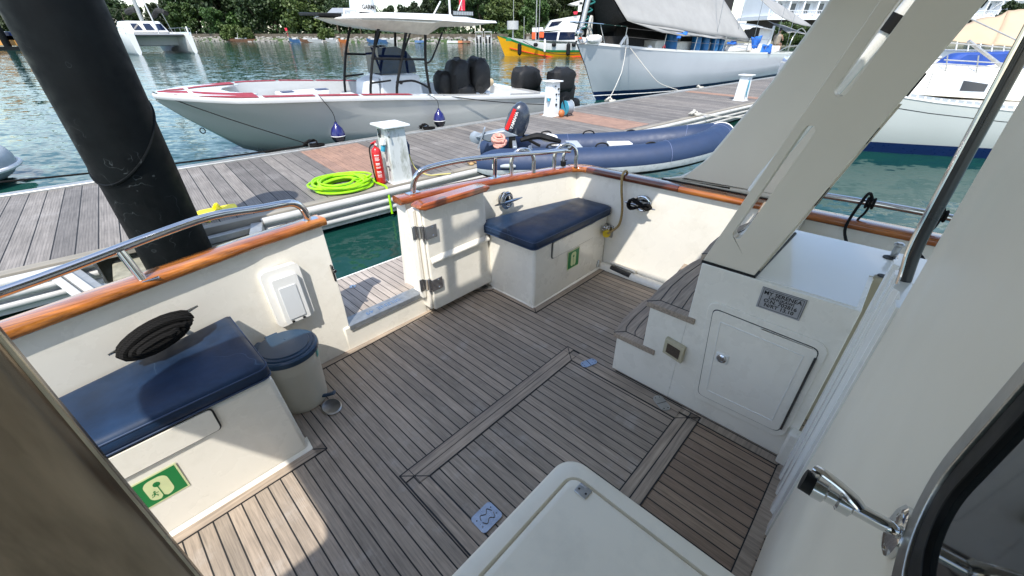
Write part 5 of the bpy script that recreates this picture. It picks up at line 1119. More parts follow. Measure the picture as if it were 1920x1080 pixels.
# lifelines and pulpit
gy = lambda a: CS - interp([(t_[0], t_[1]) for t_ in SS], a); gz_ = lambda a: interp([(t_[0], t_[2]) for t_ in SS], a)
m = MB()
for a in (16.6, 18.9, 21.2, 23.8, 26.5, 29): m.tube([(a, gy(a) + .08, gz_(a)), (a + .05, gy(a) + .05, gz_(a) + .68)], .018, 6)
for h in (.35, .66): m.tube([(a, gy(a) + .06, gz_(a) + h) for a in (16.6, 18.9, 21.2, 23.8, 26.5, 29)], .009, 5)
m.part('guard_rail', 'steel_worn', S)
m = MB(); m.tube([(16.6, gy(16.6) + .06, 2.85), (15.4, gy(15.4) + .02, 2.93), (14.3, CS - .15, 2.98), (14.1, CS, 2.98), (14.3, CS + .15, 2.98), (15.4, CS + .6, 2.93)], .02, 7, 3)
for a, b in (((14.7, CS - .2, 2.28), (14.35, CS - .15, 2.96)), ((15.7, gy(15.7) + .05, 2.2), (15.4, gy(15.4) + .03, 2.92)), ((15.2, CS - .4, 2.25), (14.9, CS - .3, 2.95))): m.cyl(a, b, .018, 7)
m.tube([(14.55 + .34 * math.cos(a), CS - .32, 2.55 + .30 * math.sin(a)) for a in [2 * math.pi * j / 18 for j in range(18)]], .022, 7, closed=True); m.part('pulpit', 'steel', S)
MB().ell((14.55, CS - .1, 2.62), (.22, .16, .13), 14).cyl((14.55, CS - .1, 2.45), (14.55, CS - .1, 2.8), .06, 10).part('furling_drum', 'steel_worn', S)
MB().cyl((14.75, CS, 2.8), (15.6, CS, 5.6), .10, 12).part('furled_headsail', 'alu', S); pts = []
for k in range(60): a = k * .7; pts.append((14.78 + k * .014 + .12 * math.cos(a), CS + .12 * math.sin(a), 2.62 + k * .03))
MB().tube(pts, .03, 6).part('furling_line', 'teal_rope', S); MB().tube([(14.9, CS - .2, 2.4), (15.0, CS - .22, 3.1), (15.12, CS - .2, 3.1), (15.1, CS - .2, 2.5)], .05, 7, 3).part('coiled_line', 'rope_white', S)
m = MB(); blob(m, (15.25, CS - .3, 2.40), (.42, .22, .16), 11); m.part('sail_bag', 'label_white', S); m = MB(); m.tube([(16.5, gy(16.5) + .15, 2.2), (16.7, gy(16.7) + .1, 2.5), (16.85, gy(16.8) + .15, 2.2)], .06, 8, 3); m.part('horseshoe_buoy', 'label_white', S)
MB().lathe([(.14, 0), (.1, .08), (.03, .12)], (18.2, gy(18.2) + .25, 2.05), n=14).part('deck_vent', 'label_white', S)
MB().tube([(18.9, gy(18.9) + .1, 2.05), (18.95, gy(18.9) + .08, 2.18), (19.05, gy(18.9) + .1, 2.05)], .035, 7, 2).part('red_snatch_block', 'stripe_red', S)
# awnings
def sheet(c00, c10, c11, c01, nu, nv, sg, seed, mat, name, parent):
    c00, c10, c11, c01 = map(Vector, (c00, c10, c11, c01))
    def fn(u, v):
        p = (c00 * (1 - u) + c10 * u) * (1 - v) + (c01 * (1 - u) + c11 * u) * v
        w = noise.noise(Vector((u * 3, v * 3, seed))) * .16 + noise.noise(Vector((u * 9 + v * 5, v * 2, seed + 4))) * .05
        return p - Vector((0, 0, sg * 4 * u * (1 - u) * (.4 + .6 * v))) + Vector((0, w, w * .6)) * (1 if 0 < u < 1 else .2)
    m = MB().grid(fn, nu, nv); o = m.part(name, mat, parent, fixn=False, angle=80)
    s = o.modifiers.new('t', 'SOLIDIFY'); s.thickness = .012; return o
sheet((15.0, 12.7, 4.9), (24.5, 12.7, 4.9), (26.6, 10.85, 2.25), (15.9, 11.35, 3.02), 22, 12, .0, 1, 'canvas_grey', 'awning', S)
sheet((15.9, 11.35, 3.02), (26.6, 10.85, 2.25), (26.5, 10.9, 2.2), (18.2, 11.1, 2.62), 16, 3, .0, 3, 'canvas_grey', 'awning', S)
sheet((15.2, 12.7, 4.9), (25.5, 12.7, 4.8), (27.5, 14.4, 2.3), (16.2, 14.3, 2.5), 14, 8, .1, 2, 'canvas_dark', 'awning_shade_back', S)  # far canvas coloured near-black for the shade inside the awning
sheet((14.85, 12.7, 4.9), (14.85, 12.75, 4.9), (17.4, 13.9, 2.45), (15.95, 11.45, 3.0), 6, 6, 0, 5, 'canvas_dark', 'awning_shade_end', S)  # front end coloured near-black for the same inner shade
sheet((27.5, 12.4, 4.9), (34, 12.6, 4.2), (37, 11.2, 3.0), (29.5, 11.1, 3.6), 12, 8, .15, 7, 'canvas_grey', 'awning', S)
sheet((26.0, 12.9, 3.15), (31.5, 12.9, 3.05), (31, 11.3, 2.75), (25.8, 11.3, 2.75), 8, 6, -.12, 8, 'gelcoat_bright', 'sprayhood', S)
MB().box(29.5, 31.2, 11.6, 11.63, 1.9, 2.85).box(31.2, 31.3, 11.5, 11.6, 1.7, 3.0).part('clear_screen', 'seat_light', S)
sheet((33, 12.7, 3.3), (40, 12.7, 2.6), (39, 11, 2.3), (33, 11.2, 2.6), 8, 6, -.1, 9, 'canvas_grey', 'bimini', S)
m = MB()
for a, yy in ((27.5, 11.0), (25.5, 11.1), (23.0, 11.0), (30.8, 11.0), (33, 11.1)): m.cyl((a, yy, 1.7), (a + .5, yy + .5, 9), .014, 5)
m.tube([(33.5, 11.1, 1.6), (33.6, 11.1, 2.4), (35, 11.2, 2.9), (37, 11.2, 2.3)], .03, 6, 3); m.tube([(31.5, 11, 1.6), (33, 11, 1.9), (36, 11, 1.9)], .035, 6, 2); m.part('rigging', 'steel_worn', S)
MB().box(24.6, 26.9, gy(25) + .1, gy(25) + .4, 1.8, 2.05).box(29, 32, 11.1, 11.9, 1.62, 1.95).part('deck_box', 'label_white', S, bev=.05)
for i, (a, w, mt) in enumerate(((19.9, .55, 'barrel_blue'), (20.7, .3, 'canvas_dark'), (21.9, .45, 'barrel_blue'), (22.7, .40, 'barrel_blue'), (23.6, .40, 'barrel_blue'), (24.3, .36, 'barrel_blue'))):
    if mt == 'canvas_dark': continue
    z = gz_(a) + .05; labs = ['blue barrel on the sloop deck, foremost under the awning', '', 'blue barrel on the sloop deck, second from the bow', 'blue barrel on the sloop deck, third from the bow', 'blue barrel on the sloop deck, fourth from the bow', 'blue barrel on the sloop deck, aftmost of the row']
    MB().lathe([(.001, 0), (w * .5, 0), (w * .52, .04), (w * .5, .28), (w * .52, .31), (w * .5, .34), (w * .5, .58), (.10, .62), (.001, .62)], (a, gy(a) + .45, z), n=18).solo('plastic_barrel', labs[i], 'barrel', mt, DOCK, (a, gy(a) + .45, z), 'blue barrels on the sloop deck')
m = MB(); sheet((26.9, 10.95, 2.45), (28.4, 10.95, 2.5), (28.0, 10.9, 1.95), (27.2, 10.9, 1.9), 5, 5, .05, 12, 'bright_blue', 'blue_cloth', S)
sheet((28.4, 10.85, 2.05), (29.9, 10.85, 2.05), (29.9, 10.8, 1.62), (28.3, 10.8, 1.62), 5, 4, .0, 13, 'bright_blue', 'blue_cloth', S); sheet((19.3, 11.1, 2.62), (20.3, 11.1, 2.66), (20.1, 11.05, 2.5), (19.3, 11.05, 2.42), 4, 3, .0, 14, 'bright_blue', 'blue_cloth', S); sheet((24.2, 11.0, 2.25), (25.3, 11.0, 2.27), (25.3, 10.95, 2.1), (24.2, 10.95, 2.12), 4, 3, .0, 15, 'bright_blue', 'blue_cloth', S)
rope([(16.6, gy(16.6) + .0, 2.18), (16.6, gy(16.6) - .05, 2.13), (14.9, 10.6, 1.3), (13.25, 9.82, .56)], .016, 'bow_line', 'white bow line running straight from the sloop to the knotted cleat', 'rope', 'rope_white', DOCK, sm=2)
rope([(16.75, gy(16.7) + .0, 2.18), (16.8, gy(16.7) - .05, 2.12), (17.0, 10.75, 1.25), (17.4, 10.35, .8), (18.2, 9.9, .52)], .015, 'bow_line', 'white bow line drooping from the sloop to the bare dock edge', 'rope', 'rope_white', DOCK, sm=4)
# seated person aboard the sloop
pr = thing('person', 'person in a tan shirt sitting on the sloop stern, turned away', 'person', DOCK, (32.2, 11.5, 1.9))
def skinned(name, nodes, edges, mat, parent, lv=2):
    me = bpy.data.meshes.new(name); b0 = BASE[root(parent)]; me.from_pydata([Vector(n[:3]) - b0 for n in nodes], edges, []); o = bpy.data.objects.new(name, me); col.objects.link(o); o.parent = parent
    me.materials.append(MATS[mat]); sk = o.modifiers.new('sk', 'SKIN'); 
    for v, n in zip(me.skin_vertices[0].data if me.skin_vertices else [], nodes): v.radius = (n[3], n[3])
    me.skin_vertices[0].data[0].use_root = True
    s = o.modifiers.new('s', 'SUBSURF'); s.levels = s.render_levels = lv; return o
def addskin(me):
    pass
px_, py_, pz_ = 32.2, 11.5, 1.95
nodes = [(0, 0, .10, .15), (.02, 0, .30, .15), (.05, 0, .50, .16), (.08, 0, .62, .07), (.10, 0, .70, .055), (.12, 0, .80, .085), (.13, 0, .87, .07),
         (.06, -.20, .54, .055), (.16, -.27, .34, .045), (.34, -.22, .28, .035), (.42, -.20, .29, .03), (.06, .20, .54, .055), (.16, .27, .34, .045), (.34, .22, .28, .035), (.42, .2, .29, .03),
         (.10, -.10, .08, .09), (.46, -.13, .12, .07), (.52, -.13, -.28, .05), (.60, -.13, -.32, .04), (.10, .10, .08, .09), (.46, .13, .12, .07), (.52, .13, -.28, .05), (.60, .13, -.32, .04)]
edges = [(0, 1), (1, 2), (2, 3), (3, 4), (4, 5), (5, 6), (2, 7), (7, 8), (8, 9), (9, 10), (2, 11), (11, 12), (12, 13), (13, 14), (0, 15), (15, 16), (16, 17), (17, 18), (0, 19), (19, 20), (20, 21), (21, 22)]
me = bpy.data.meshes.new('body'); me.from_pydata([Vector((px_ + n[0], py_ + n[1], pz_ + n[2])) - BASE[pr] for n in nodes], edges, [])
bo = bpy.data.objects.new('body', me); col.objects.link(bo); bo.parent = pr; me.materials.append(MATS['skin']); bo.modifiers.new('sk', 'SKIN')
for v, n in zip(me.skin_vertices[0].data, nodes): v.radius = (n[3], n[3])
me.skin_vertices[0].data[0].use_root = True; s = bo.modifiers.new('s', 'SUBSURF'); s.levels = s.render_levels = 2
MB().lathe([(.10, .04), (.185, .10), (.20, .30), (.22, .50), (.12, .62), (.07, .65)], (px_ + .03, py_, pz_), n=16).part('shirt', 'shirt_tan', pr); MB().ell((px_ + .10, py_, pz_ + .86), (.105, .10, .10), 12).part('hair', 'hair', pr)
# ================================================================== WHITE YACHT on the right
RBF = frame((0, 0, 0), (.95584415, -.29387404, 0), (.29387404, .95584415, 0))
def RP(px, py, **k): return P(RBF, px, py, **k)
W_ = thing('moored_yacht', 'white yacht with navy waterline and blue sail covers, seen right of the slotted wing', 'sailboat', RBF, (7, 14.5, 0))
rg = []
for x, dy, sz in ((4.75, .25, 1.44), (4.9, .05, 1.43), (5.2, .0, 1.40), (6.5, -.02, 1.24), (8, 0, 1.12), (10, .1, 1.1), (13, .5, 1.2)):
    y0 = 12.9 + dy; rg.append([Vector(p) for p in ((x, y0 + .9, -.6), (x, y0 + .18, -.12), (x, y0 + .02, .26), (x, y0 - .06, .7), (x, y0 - .05, sz), (x, y0 + 3.4, sz), (x, y0 + 3.4, -.6))])
MB().rings(rg, True).part('hull', 'hull_rb', W_, angle=50)
MB().rings([[r_[1] + Vector((0, -.02, 0)), r_[2] + Vector((0, -.012, 0))] for r_ in rg], False).part('boot_stripe', 'boot_navy', W_)
MB().rings([[Vector((r_[4].x, r_[4].y - .008, r_[4].z - .245)), Vector((r_[4].x, r_[4].y - .008, r_[4].z - .262))] for r_ in rg], False).part('cove_line', 'ink', W_)
MB().rings([[r_[4] + Vector((0, -.02, -.02)), r_[4] + Vector((0, -.02, .015)), r_[4] + Vector((0, .02, .015))] for r_ in rg], False).part('rubbing_strip', 'label_white', W_)
MB().rings([[r_[4] + Vector((0, .0, .012)), r_[4] + Vector((0, .0, .085)), r_[4] + Vector((0, .03, .085))] for r_ in rg], False).part('toe_rail', 'tube_grey', W_)
m = MB()
for k in range(50):
    x = 5 + k * .16; yb = interp([(r_[4].x, r_[4].y) for r_ in rg], x); zb = interp([(r_[4].x, r_[4].z) for r_ in rg], x); m.cyl((x, yb - .006, zb + .05), (x, yb + .0, zb + .05), .026, 10)
m.part('toe_rail_slots', 'label_white', W_)
q = [RP(1560, 175, y=13.7), RP(1900, 205, y=13.7), RP(1930, 150, y=14.6), RP(1590, 118, y=14.6)]
m = MB(); m.hexa([(5.0, 13.55, 1.35), (9.5, 13.55, 1.2), (9.5, 15.8, 1.2), (5.0, 15.8, 1.35), (5.1, 14.35, 1.97), (9.4, 14.35, 1.84), (9.4, 15.6, 1.84), (5.1, 15.6, 1.97)]); m.box(4.9, 9.6, 12.95, 16, 1.0, 1.22); ch = m.part('coachroof', 'gelcoat', W_, bev=.05)
def slope(px, py):
    o = Vector((3.5, 13.55, 1.4)); a = Vector((9.5, 13.55, 1.2)) - o; b = Vector((3.6, 14.35, 2.02)) - o; n = a.cross(b).normalized()
    Fi = RBF.inverted(); c0 = Fi @ CAM; p1 = RP(px, py, y=14.0); d = p1 - c0; t = (o - c0).dot(n) / d.dot(n); return c0 + d * t, n
wq = [slope(*p) for p in ((1797, 172), (1843, 174), (1851, 160), (1805, 153))]; nn_ = wq[0][1]; nn_ = nn_ if nn_.z > 0 else -nn_
wc = sum((w[0] for w in wq), Vector()) / 4
MB().prism([wc + (w[0] - wc) * 1.25 + nn_ * .001 for w in wq], nn_ * .025).part('hatch_frame', 'tube_grey', W_, bev=.005); MB().prism([w[0] + nn_ * .02 for w in wq], nn_ * .012).part('hatch_glass', 'glass_dark', W_)
m = MB()
def rod(m, a, b, r, y): m.cyl(RP(*a, y=y), RP(*b, y=y), r, 8)
rod(m, (1745, 140), (1890, 122), .05, 15.0); m.part('boom', 'label_white', W_)
mm = MB(); a, b = RP(1745, 135, y=15.1), RP(1945, 128, y=15.1); c, d_ = RP(1945, 96, y=15.1), RP(1800, 100, y=15.1)
mm.prism([a, b, c, d_], (0, .5, 0)); mm.part('sail_cover', 'canvas_blue', W_, bev=.12, seg=4, label='bright blue sail cover')
sheet(tuple(RP(1735, 140, y=14.7)), tuple(RP(1890, 121, y=14.7)), tuple(RP(1880, 128, y=14.6)), tuple(RP(1725, 162, y=14.6)), 8, 4, 0, 3, 'label_white', 'stowed_sail', W_)
m = MB()
for a, b in (((1745, 118), (1905, 128)), ((1770, 112), (1905, 120)), ((1775, 80), (1915, 92))): rod(m, a, b, .014, 14.2)
for px in (1772, 1830, 1885): rod(m, (px, 140), (px + 5, 104), .014, 14.2)
rod(m, (1735, 175), (1750, 135), .010, 13.1); rod(m, (1816, 77), (1878, 124), .04, 14.6); rod(m, (1745, 0), (1905, 75), .016, 14.5); rod(m, (1840, 30), (1885, 0), .012, 14.6); m.part('rails_and_stays', 'alu', W_)
# neighbouring boat under a tan cover
N = thing('covered_boat', 'boat under a big tan canvas cover beyond the white yacht', 'boat', RBF, tuple(RP(1860, 120, z=0)))
y0 = 18.6
A_, B2, C2, D2, E2 = RP(1775, 76, y=y0), RP(1990, 95, y=y0), RP(1990, 10, y=y0 + 1.5), RP(1890, 20, y=y0 + 1.5), RP(1770, 58, y=y0 + 1.5)
sheet(tuple(D2), tuple(C2), tuple(B2), tuple(RP(1860, 86, y=y0)), 10, 8, 0, 21, 'canvas_tan', 'canvas_cover', N); sheet(tuple(E2), tuple(D2), tuple(RP(1860, 86, y=y0)), tuple(A_), 10, 8, 0, 22, 'canvas_tan', 'canvas_cover', N)
bb = RP(1700, 100, y=y0); MB().box(bb.x - 3, bb.x + 6, y0 + .1, y0 + 3, .2, 1.9).part('hull', 'hull_white', N, bev=.3); m = MB()
for k in range(8): rod(m, (1770 + k * 22, 92 + k * 2), (1773 + k * 22, 76 + k * 2), .02, y0)
m.part('cover_frame', 'label_white', N); MB().box(bb.x - 2, bb.x + 5, y0 + .3, y0 + 2.6, 1.9, 2.1).part('side_deck', 'seat_light', N)
# ================================================================== FAR BOATS
def hullx(x0, x1, yc, hb, zg, zbow, rake, n=9, flare=.75):
    """simple hull along x, bow at x0"""
    rg = []
    for i in range(n):
        u = i / (n - 1); x = lerp(x0, x1, u); w = hb * min(1, (u * 2.4) ** .7 if u > 0 else .03); z = lerp(zbow, zg, min(1, u * 2.2)); rk = rake * max(0, 1 - u * 3)
        rg.append([Vector(p) for p in ((x, yc - w, z), (x + rk * .5, yc - w * lerp(.6, .95, min(1, u * 3)), z * .45), (x + rk, yc - w * lerp(.15, flare, min(1, u * 3)), -.2), (x + rk, yc + w * lerp(.15, flare, min(1, u * 3)), -.2), (x + rk * .5, yc + w * lerp(.6, .95, min(1, u * 3)), z * .45), (x, yc + w, z))])
    return rg
yw = thing('tour_boat', 'yellow, green and white wooden tour boat moored in the middle distance', 'boat', WORLD, (5, 62, 0))
rg = hullx(-2.0, 14, 63.6, 2.0, 1.45, 2.35, 1.1, 14)
MB().rings(rg).part('hull', 'hull_white', yw, angle=40)
lo, gn, rd = [], [], []
for i, r_ in enumerate(rg):
    a, b, c = r_[0], r_[1], r_[2]
    u = i / (len(rg) - 1); hi = lerp(1.0, .38, min(1, u * 2.6)) ; p = lambda k: (b.lerp(a, (k - .45) / .55) if k > .45 else c.lerp(b, k / .45)) + Vector((0, -.03, 0))
    lo.append([c + Vector((0, -.03, 0)), p(hi * .5), p(hi)]); gn.append([p(hi) + Vector((0, -.02, 0)), p(min(1.0, hi + .13)) + Vector((0, -.02, 0))])
    k2 = max(.06, .50 - u * .9) if u < .5 else .05 + (u - .5) * .3; rd.append(p(k2) + Vector((0, -.05, 0)))
MB().rings(lo, False).part('yellow_topside', 'hull_yellow', yw); MB().rings(gn, False).part('green_band', 'hull_green', yw); MB().tube(rd[1:], .05, 6).part('red_line', 'stripe_red', yw)
for x, s_ in ((1.0, 1), (7.4, 1.1)): MB().lathe([(.05, 0), (.26, .2), (.26, 1.3), (.05, 1.5)], (x, 61.4, .0 + .1), n=12).part('tyre_fender', 'rubber', yw)
for x in (3.1, 5.5, 8.1): MB().ell((x, 61.45, 1.35), (.3, .12, .26), 12).part('tyre_fender', 'rubber', yw)
MB().lathe([(.05, 0), (.13, .1), (.13, 1.3), (.05, 1.5)], (4.3, 61.4, .5), n=10).part('white_fender', 'label_white', yw)
MB().box(-.8, -.1, 61.9, 61.95, 1.75, 2.1).part('bow_board', 'hull_green', yw)
MB().tube([(1.4, 61.5, 1.8), (4.5, 61.3, .5), (8, 61.3, .25), (11, 61.3, .6)], .04, 5, 3).part('drooping_line', 'ink', yw)
MB().cyl((.1, 63.4, 3.05), (.1, 63.4, 4.0), .75, 16).cyl((.1, 63.4, 1.8), (.1, 63.4, 3.1), .06, 6).part('life_raft', 'far_white', yw, angle=50)
m = MB()
for x, h in ((.2, 12), (1.6, 4.5), (3.2, 16), (3.6, 7)): m.cyl((x, 63.5, 1.4), (x, 63.5, h), .035 if h < 13 else .06, 6)
m.part('masts', 'alu', yw)
wy = thing('flybridge_cruiser', 'white flybridge motor cruiser behind the tour boat, orange life jackets on its rail', 'motor yacht', WORLD, (10, 68, 0))
MB().rings(hullx(4.5, 22, 69, 2.2, 1.6, 1.9, 1.0)).part('hull', 'hull_white', wy, angle=40)
def wx(px, py, y=67.0): v = P(WORLD, px, py, y=y); return v
def wprism(pts, y, d, mat, name, par, **k): return MB().prism([P(WORLD, *q, y=y) for q in pts], (0, d, 0)).part(name, mat, par, **k)
wprism([(1000, 76), (1001, 60), (1030, 60), (1060, 56), (1150, 44), (1150, 80)], 67, 3.6, 'hull_white', 'cabin', wy); wprism([(1004, 74), (1005, 61), (1046, 60), (1043, 76)], 66.95, .05, 'smoke_glass', 'cabin_window', wy)
wprism([(1047, 75), (1050, 60), (1078, 60), (1078, 74)], 66.95, .05, 'smoke_glass', 'cabin_window', wy)
wprism([(1020, 58), (1033, 38), (1060, 33), (1092, 28), (1100, 54)], 67.2, 3.0, 'hull_white', 'flybridge', wy); wprism([(1028, 51), (1035, 41), (1055, 39), (1046, 47)], 67.15, .05, 'smoke_glass', 'flybridge_window', wy)
wprism([(1067, 7), (1090, 0), (1125, -2), (1120, 6), (1080, 10)], 67.2, 2.6, 'hull_white', 'top_arch', wy); wprism([(1083, 22), (1086, 4), (1092, 4), (1102, 22), (1097, 22), (1091, 9), (1090, 22)], 67.2, .3, 'hull_white', 'arch_leg', wy)
wprism([(998, 60), (998, 52), (1018, 51), (1020, 60)], 66.5, 1.2, 'hull_white', 'life_raft', wy); m = MB(); 
for a, b in ((1075, 24), (1089, 26), (1160, 60), (1120, 30)): pass
wprism([(1120, 34), (1150, 46), (1128, 50), (1100, 52)], 66.5, 2.5, 'hull_white', 'aft_canopy', wy); wprism([(1075, 22), (1084, 21), (1082, 27), (1076, 27)], 66.9, .1, 'red_flag', 'ensign', wy)
for i, (a, b) in enumerate((((998, 63), (1005, 72)), ((1012, 61), (1019, 68)), ((1084, 64), (1091, 69)))):
    p = P(WORLD, (a[0] + b[0]) / 2, (a[1] + b[1]) / 2, y=66.6); o = MB().box(p.x - .32, p.x + .32, 66.5, 66.62, p.z - .42, p.z + .42); o.solo('life_jacket', ['orange life jacket hung on the cruiser rail, foremost of three', 'orange life jacket hung on the cruiser rail, middle one of three', 'orange life jacket hung on the cruiser rail, aftmost near the sloop'][i], 'life jacket', 'lifejacket', WORLD, tuple(p), 'life jackets on the cruiser rail', bev=.1)
# catamaran
CFR = frame((P(WORLD, 368, 100, z=0).x, 72, 0), (.78, -.62, 0), (.62, .78, 0))
ct = thing('catamaran', 'white sailing catamaran with dark boom covers, left in the distance beside the black pile', 'catamaran', CFR, (-5, -3.5, 0))
for yh in (0, -7):
    rg = []
    for x, w, z in ((0, .40, 2.6), (-1.2, .75, 2.75), (-3.5, 1.1, 2.8), (-8, 1.2, 2.7), (-13, 1.1, 2.2)):
        rg.append([Vector(p) for p in ((x - .45, yh - w, z), (x, yh - w * .75, .3), (x, yh, -.3), (x, yh + w * .75, .3), (x - .45, yh + w, z))])
    MB().rings(rg, True).part('hull', 'hull_white', ct, angle=50)
MB().hexa([(-12.5, -6.6, .75), (-3.4, -6.6, 1.0), (-3.4, -.4, 1.0), (-12.5, -.4, .75), (-12.5, -6.6, 2.75), (-2.8, -6.6, 2.6), (-2.8, -.4, 2.6), (-12.5, -.4, 2.75)]).part('bridge_deck', 'hull_white', ct, bev=.15)
MB().box(-3.4, -.6, -6.4, -.5, 2.3, 2.36).part('trampoline', 'canvas_dark', ct)
MB().hexa([(-11.5, -6, 2.7), (-4.6, -6, 2.7), (-4.6, -1, 2.7), (-11.5, -1, 2.7), (-11.5, -5.6, 4.2), (-6.4, -5.6, 4.2), (-6.4, -1.4, 4.2), (-11.5, -1.4, 4.2)]).part('deckhouse', 'hull_white', ct, bev=.2)
for a in (-5.4, -3.9, -2.5): MB().prism([(-4.93, a, 3.05), (-4.93, a + 1.1, 3.05), (-5.95, a + 1.0, 3.85), (-5.95, a + .1, 3.85)], (.03, 0, .03)).part('window', 'smoke_glass', ct)
for a in (-10.2, -8.2): MB().prism([(a, -1.03 + .25 * .13, 3.05), (a + 1.5, -1.0, 3.05), (a + 1.3, -1.22, 3.75), (a + .1, -1.22, 3.75)], (0, .04, .0)).part('window', 'smoke_glass', ct)
for yh in (0, -7): MB().box(-6.8, -6.0, yh + .70, yh + .82, 1.6, 2.0).part('hull_port', 'smoke_glass', ct); MB().prism([(-2.6, yh - .3, 2.66), (-2.6, yh + .3, 2.66), (-3.3, yh + .3, 2.70), (-3.3, yh - .3, 2.70)], (0, 0, .04)).part('deck_hatch', 'smoke_glass', ct)
MB().cyl((-6.6, -3.5, 4.2), (-7.2, -3.5, 20), .26, 10).part('mast', 'alu', ct); MB().cyl((-.9, -3.5, 2.3), (-6.4, -3.5, 20), .10, 6).part('forestay', 'alu', ct); MB().cyl((-7, 0, 2.6), (-7.1, -3.3, 20), .05, 6).part('shroud', 'alu', ct)
MB().cyl((-.9, -7, 2.45), (-.9, 0, 2.45), .12, 8).part('crossbeam', 'alu', ct)
MB().tube([(-7, -3.5, 5.6), (-9.5, -3.5, 5.7), (-12.5, -3.5, 5.4)], .40, 8, 3).part('sail_cover', 'canvas_dark', ct); MB().tube([(-3.6, -.9, 5.2), (-6.6, -1.0, 5.6), (-9.5, -1, 4.9)], .34, 8, 3).part('sun_awning', 'canvas_dark', ct)
m = MB()
for yh in (0.5, -7.5):
    m.tube([(-.5, yh, 3.25), (-4, yh, 3.35), (-10, yh, 3.3)], .03, 5)
    for a in (-.6, -2.8, -5, -7.5, -10): m.cyl((a, yh, 2.5), (a, yh, 3.3), .03, 5)
m.part('guard_rail', 'steel_worn', ct); MB().cyl((-.5, .1, 2.5), (-.5, .1, 3.5), .12, 6).part('bow_light', 'label_white', ct)
# far left: longtail boat on a small float, its piling
lt = thing('longtail_boat', 'orange and navy longtail boat at the left edge beyond the black pile', 'boat', WORLD, (-96, 88, 0))
def lp_(px, py, y=88): return P(WORLD, px, py, y=y)
MB().prism([lp_(-80, 62), lp_(30, 64), lp_(46, 68), lp_(43, 86), lp_(-80, 84)], (0, 3, 0)).part('hull', 'hull_orange', lt, bev=.3); MB().prism([lp_(-80, 58), lp_(20, 60), lp_(46, 70), lp_(43, 76), lp_(-80, 70)], (0, 2.9, 0)).part('gunwale', 'boot_navy', lt, label='navy band above the orange planks')
MB().box(lp_(-120, 0).x, lp_(52, 0).x, 85.5, 87.5, -.2, .55).solo('mooring_float', 'dark low mooring float in front of the longtail boat', 'float', 'black_paint', WORLD, (lp_(0, 0).x, 86, 0))
MB().cyl((lp_(22, 80).x, 87, -1), (lp_(22, 80).x, 87, 6.6), .55, 14).lathe([(.75, 6.6), (.55, 7.4), (.05, 8.2)], (lp_(22, 80).x, 87, 0), n=14).solo('mooring_pile', 'distant dark piling with a pale cap beside the longtail boat', 'pile', 'black_paint', WORLD, (lp_(22, 80).x, 87, 0))
# grey RIB bow poking in at the left edge
gr_ = thing('grey_rib', 'grey inflatable boat bow at the left edge in front of the water', 'dinghy', WORLD, (-11.2, 9, 0))
c0 = P(WORLD, -75, 318, z=.35)
MB().tube([(c0.x - 3, c0.y + 2.2, .35), (c0.x - 1.2, c0.y + 1.2, .35), (c0.x - .2, c0.y + .75, .38), (c0.x + .35, c0.y + .1, .40), (c0.x + .15, c0.y - .75, .38), (c0.x - .9, c0.y - 1.7, .35), (c0.x - 2.6, c0.y - 2.8, .35)], .33, 18, 6).part('buoyancy_tube', 'tube_grey', gr_)
MB().tube([(c0.x - 2.8, c0.y + 2.5, .25), (c0.x - .9, c0.y + 1.45, .25), (c0.x + .1, c0.y + .98, .28), (c0.x + .69, c0.y + .12, .30), (c0.x + .45, c0.y - .9, .28), (c0.x - .68, c0.y - 2.0, .25)], .045, 8, 6).part('rubbing_strake', 'label_white', gr_)
MB().ell((c0.x - 1.2, c0.y - .2, .1), (1.3, 1.2, .25), 14).part('rib_floor', 'hull_bottom', gr_)
# ================================================================== SHORE
SH = [(-230, 215), (-150, 196), (-113, 180), (-64, 160), (-34, 151), (-9, 143), (20, 140), (60, 150), (110, 170)]
def shy(x): return interp(SH, x)
m = MB(); rg = []
for i in range(80):
    x = lerp(-230, 110, i / 79); y = shy(x); rg.append([Vector((x, y, -.5)), Vector((x, y + 1.5, .7)), Vector((x, y + 4, 1.2)), Vector((x, y + 12, 1.6)), Vector((x, y + 160, 2.2))])
MB().rings(rg, False).solo('shore_ground', None, None, 'leaf_mid', WORLD, (-60, 170, 0), kind='structure')
sw = MB(); rg = []
for i in range(40):
    x = lerp(-190, 60, i / 39); y = shy(x) + 5; rg.append([Vector((x, y, .5)), Vector((x, y - .3, 2.5)), Vector((x, y + .5, 2.5)), Vector((x, y + .5, .5))])
sw.rings(rg, True).solo('sea_wall', 'low dark stone sea wall along the wooded shore', 'wall', 'stone_wall', WORLD, (-60, 165, 0))
rr = random.Random(11); m = MB()
for i in range(900):
    x = rr.uniform(-150, 45); y = shy(x) + rr.uniform(-1.0, 4.5); s = rr.uniform(.3, .8); z = .15 + (y - shy(x)) * .30; M = Matrix.Rotation(rr.uniform(0, 6), 3, 'Z') @ Matrix.Rotation(rr.uniform(-.5, .5), 3, 'X'); m.obox((x, y, z), (s * 1.3, s, s * .7), M)
m.solo('shore_rocks', 'pale riprap stones piled at the foot of the sea wall', 'rocks', 'rock', WORLD, (-50, 160, 0), kind='stuff', smooth=False)
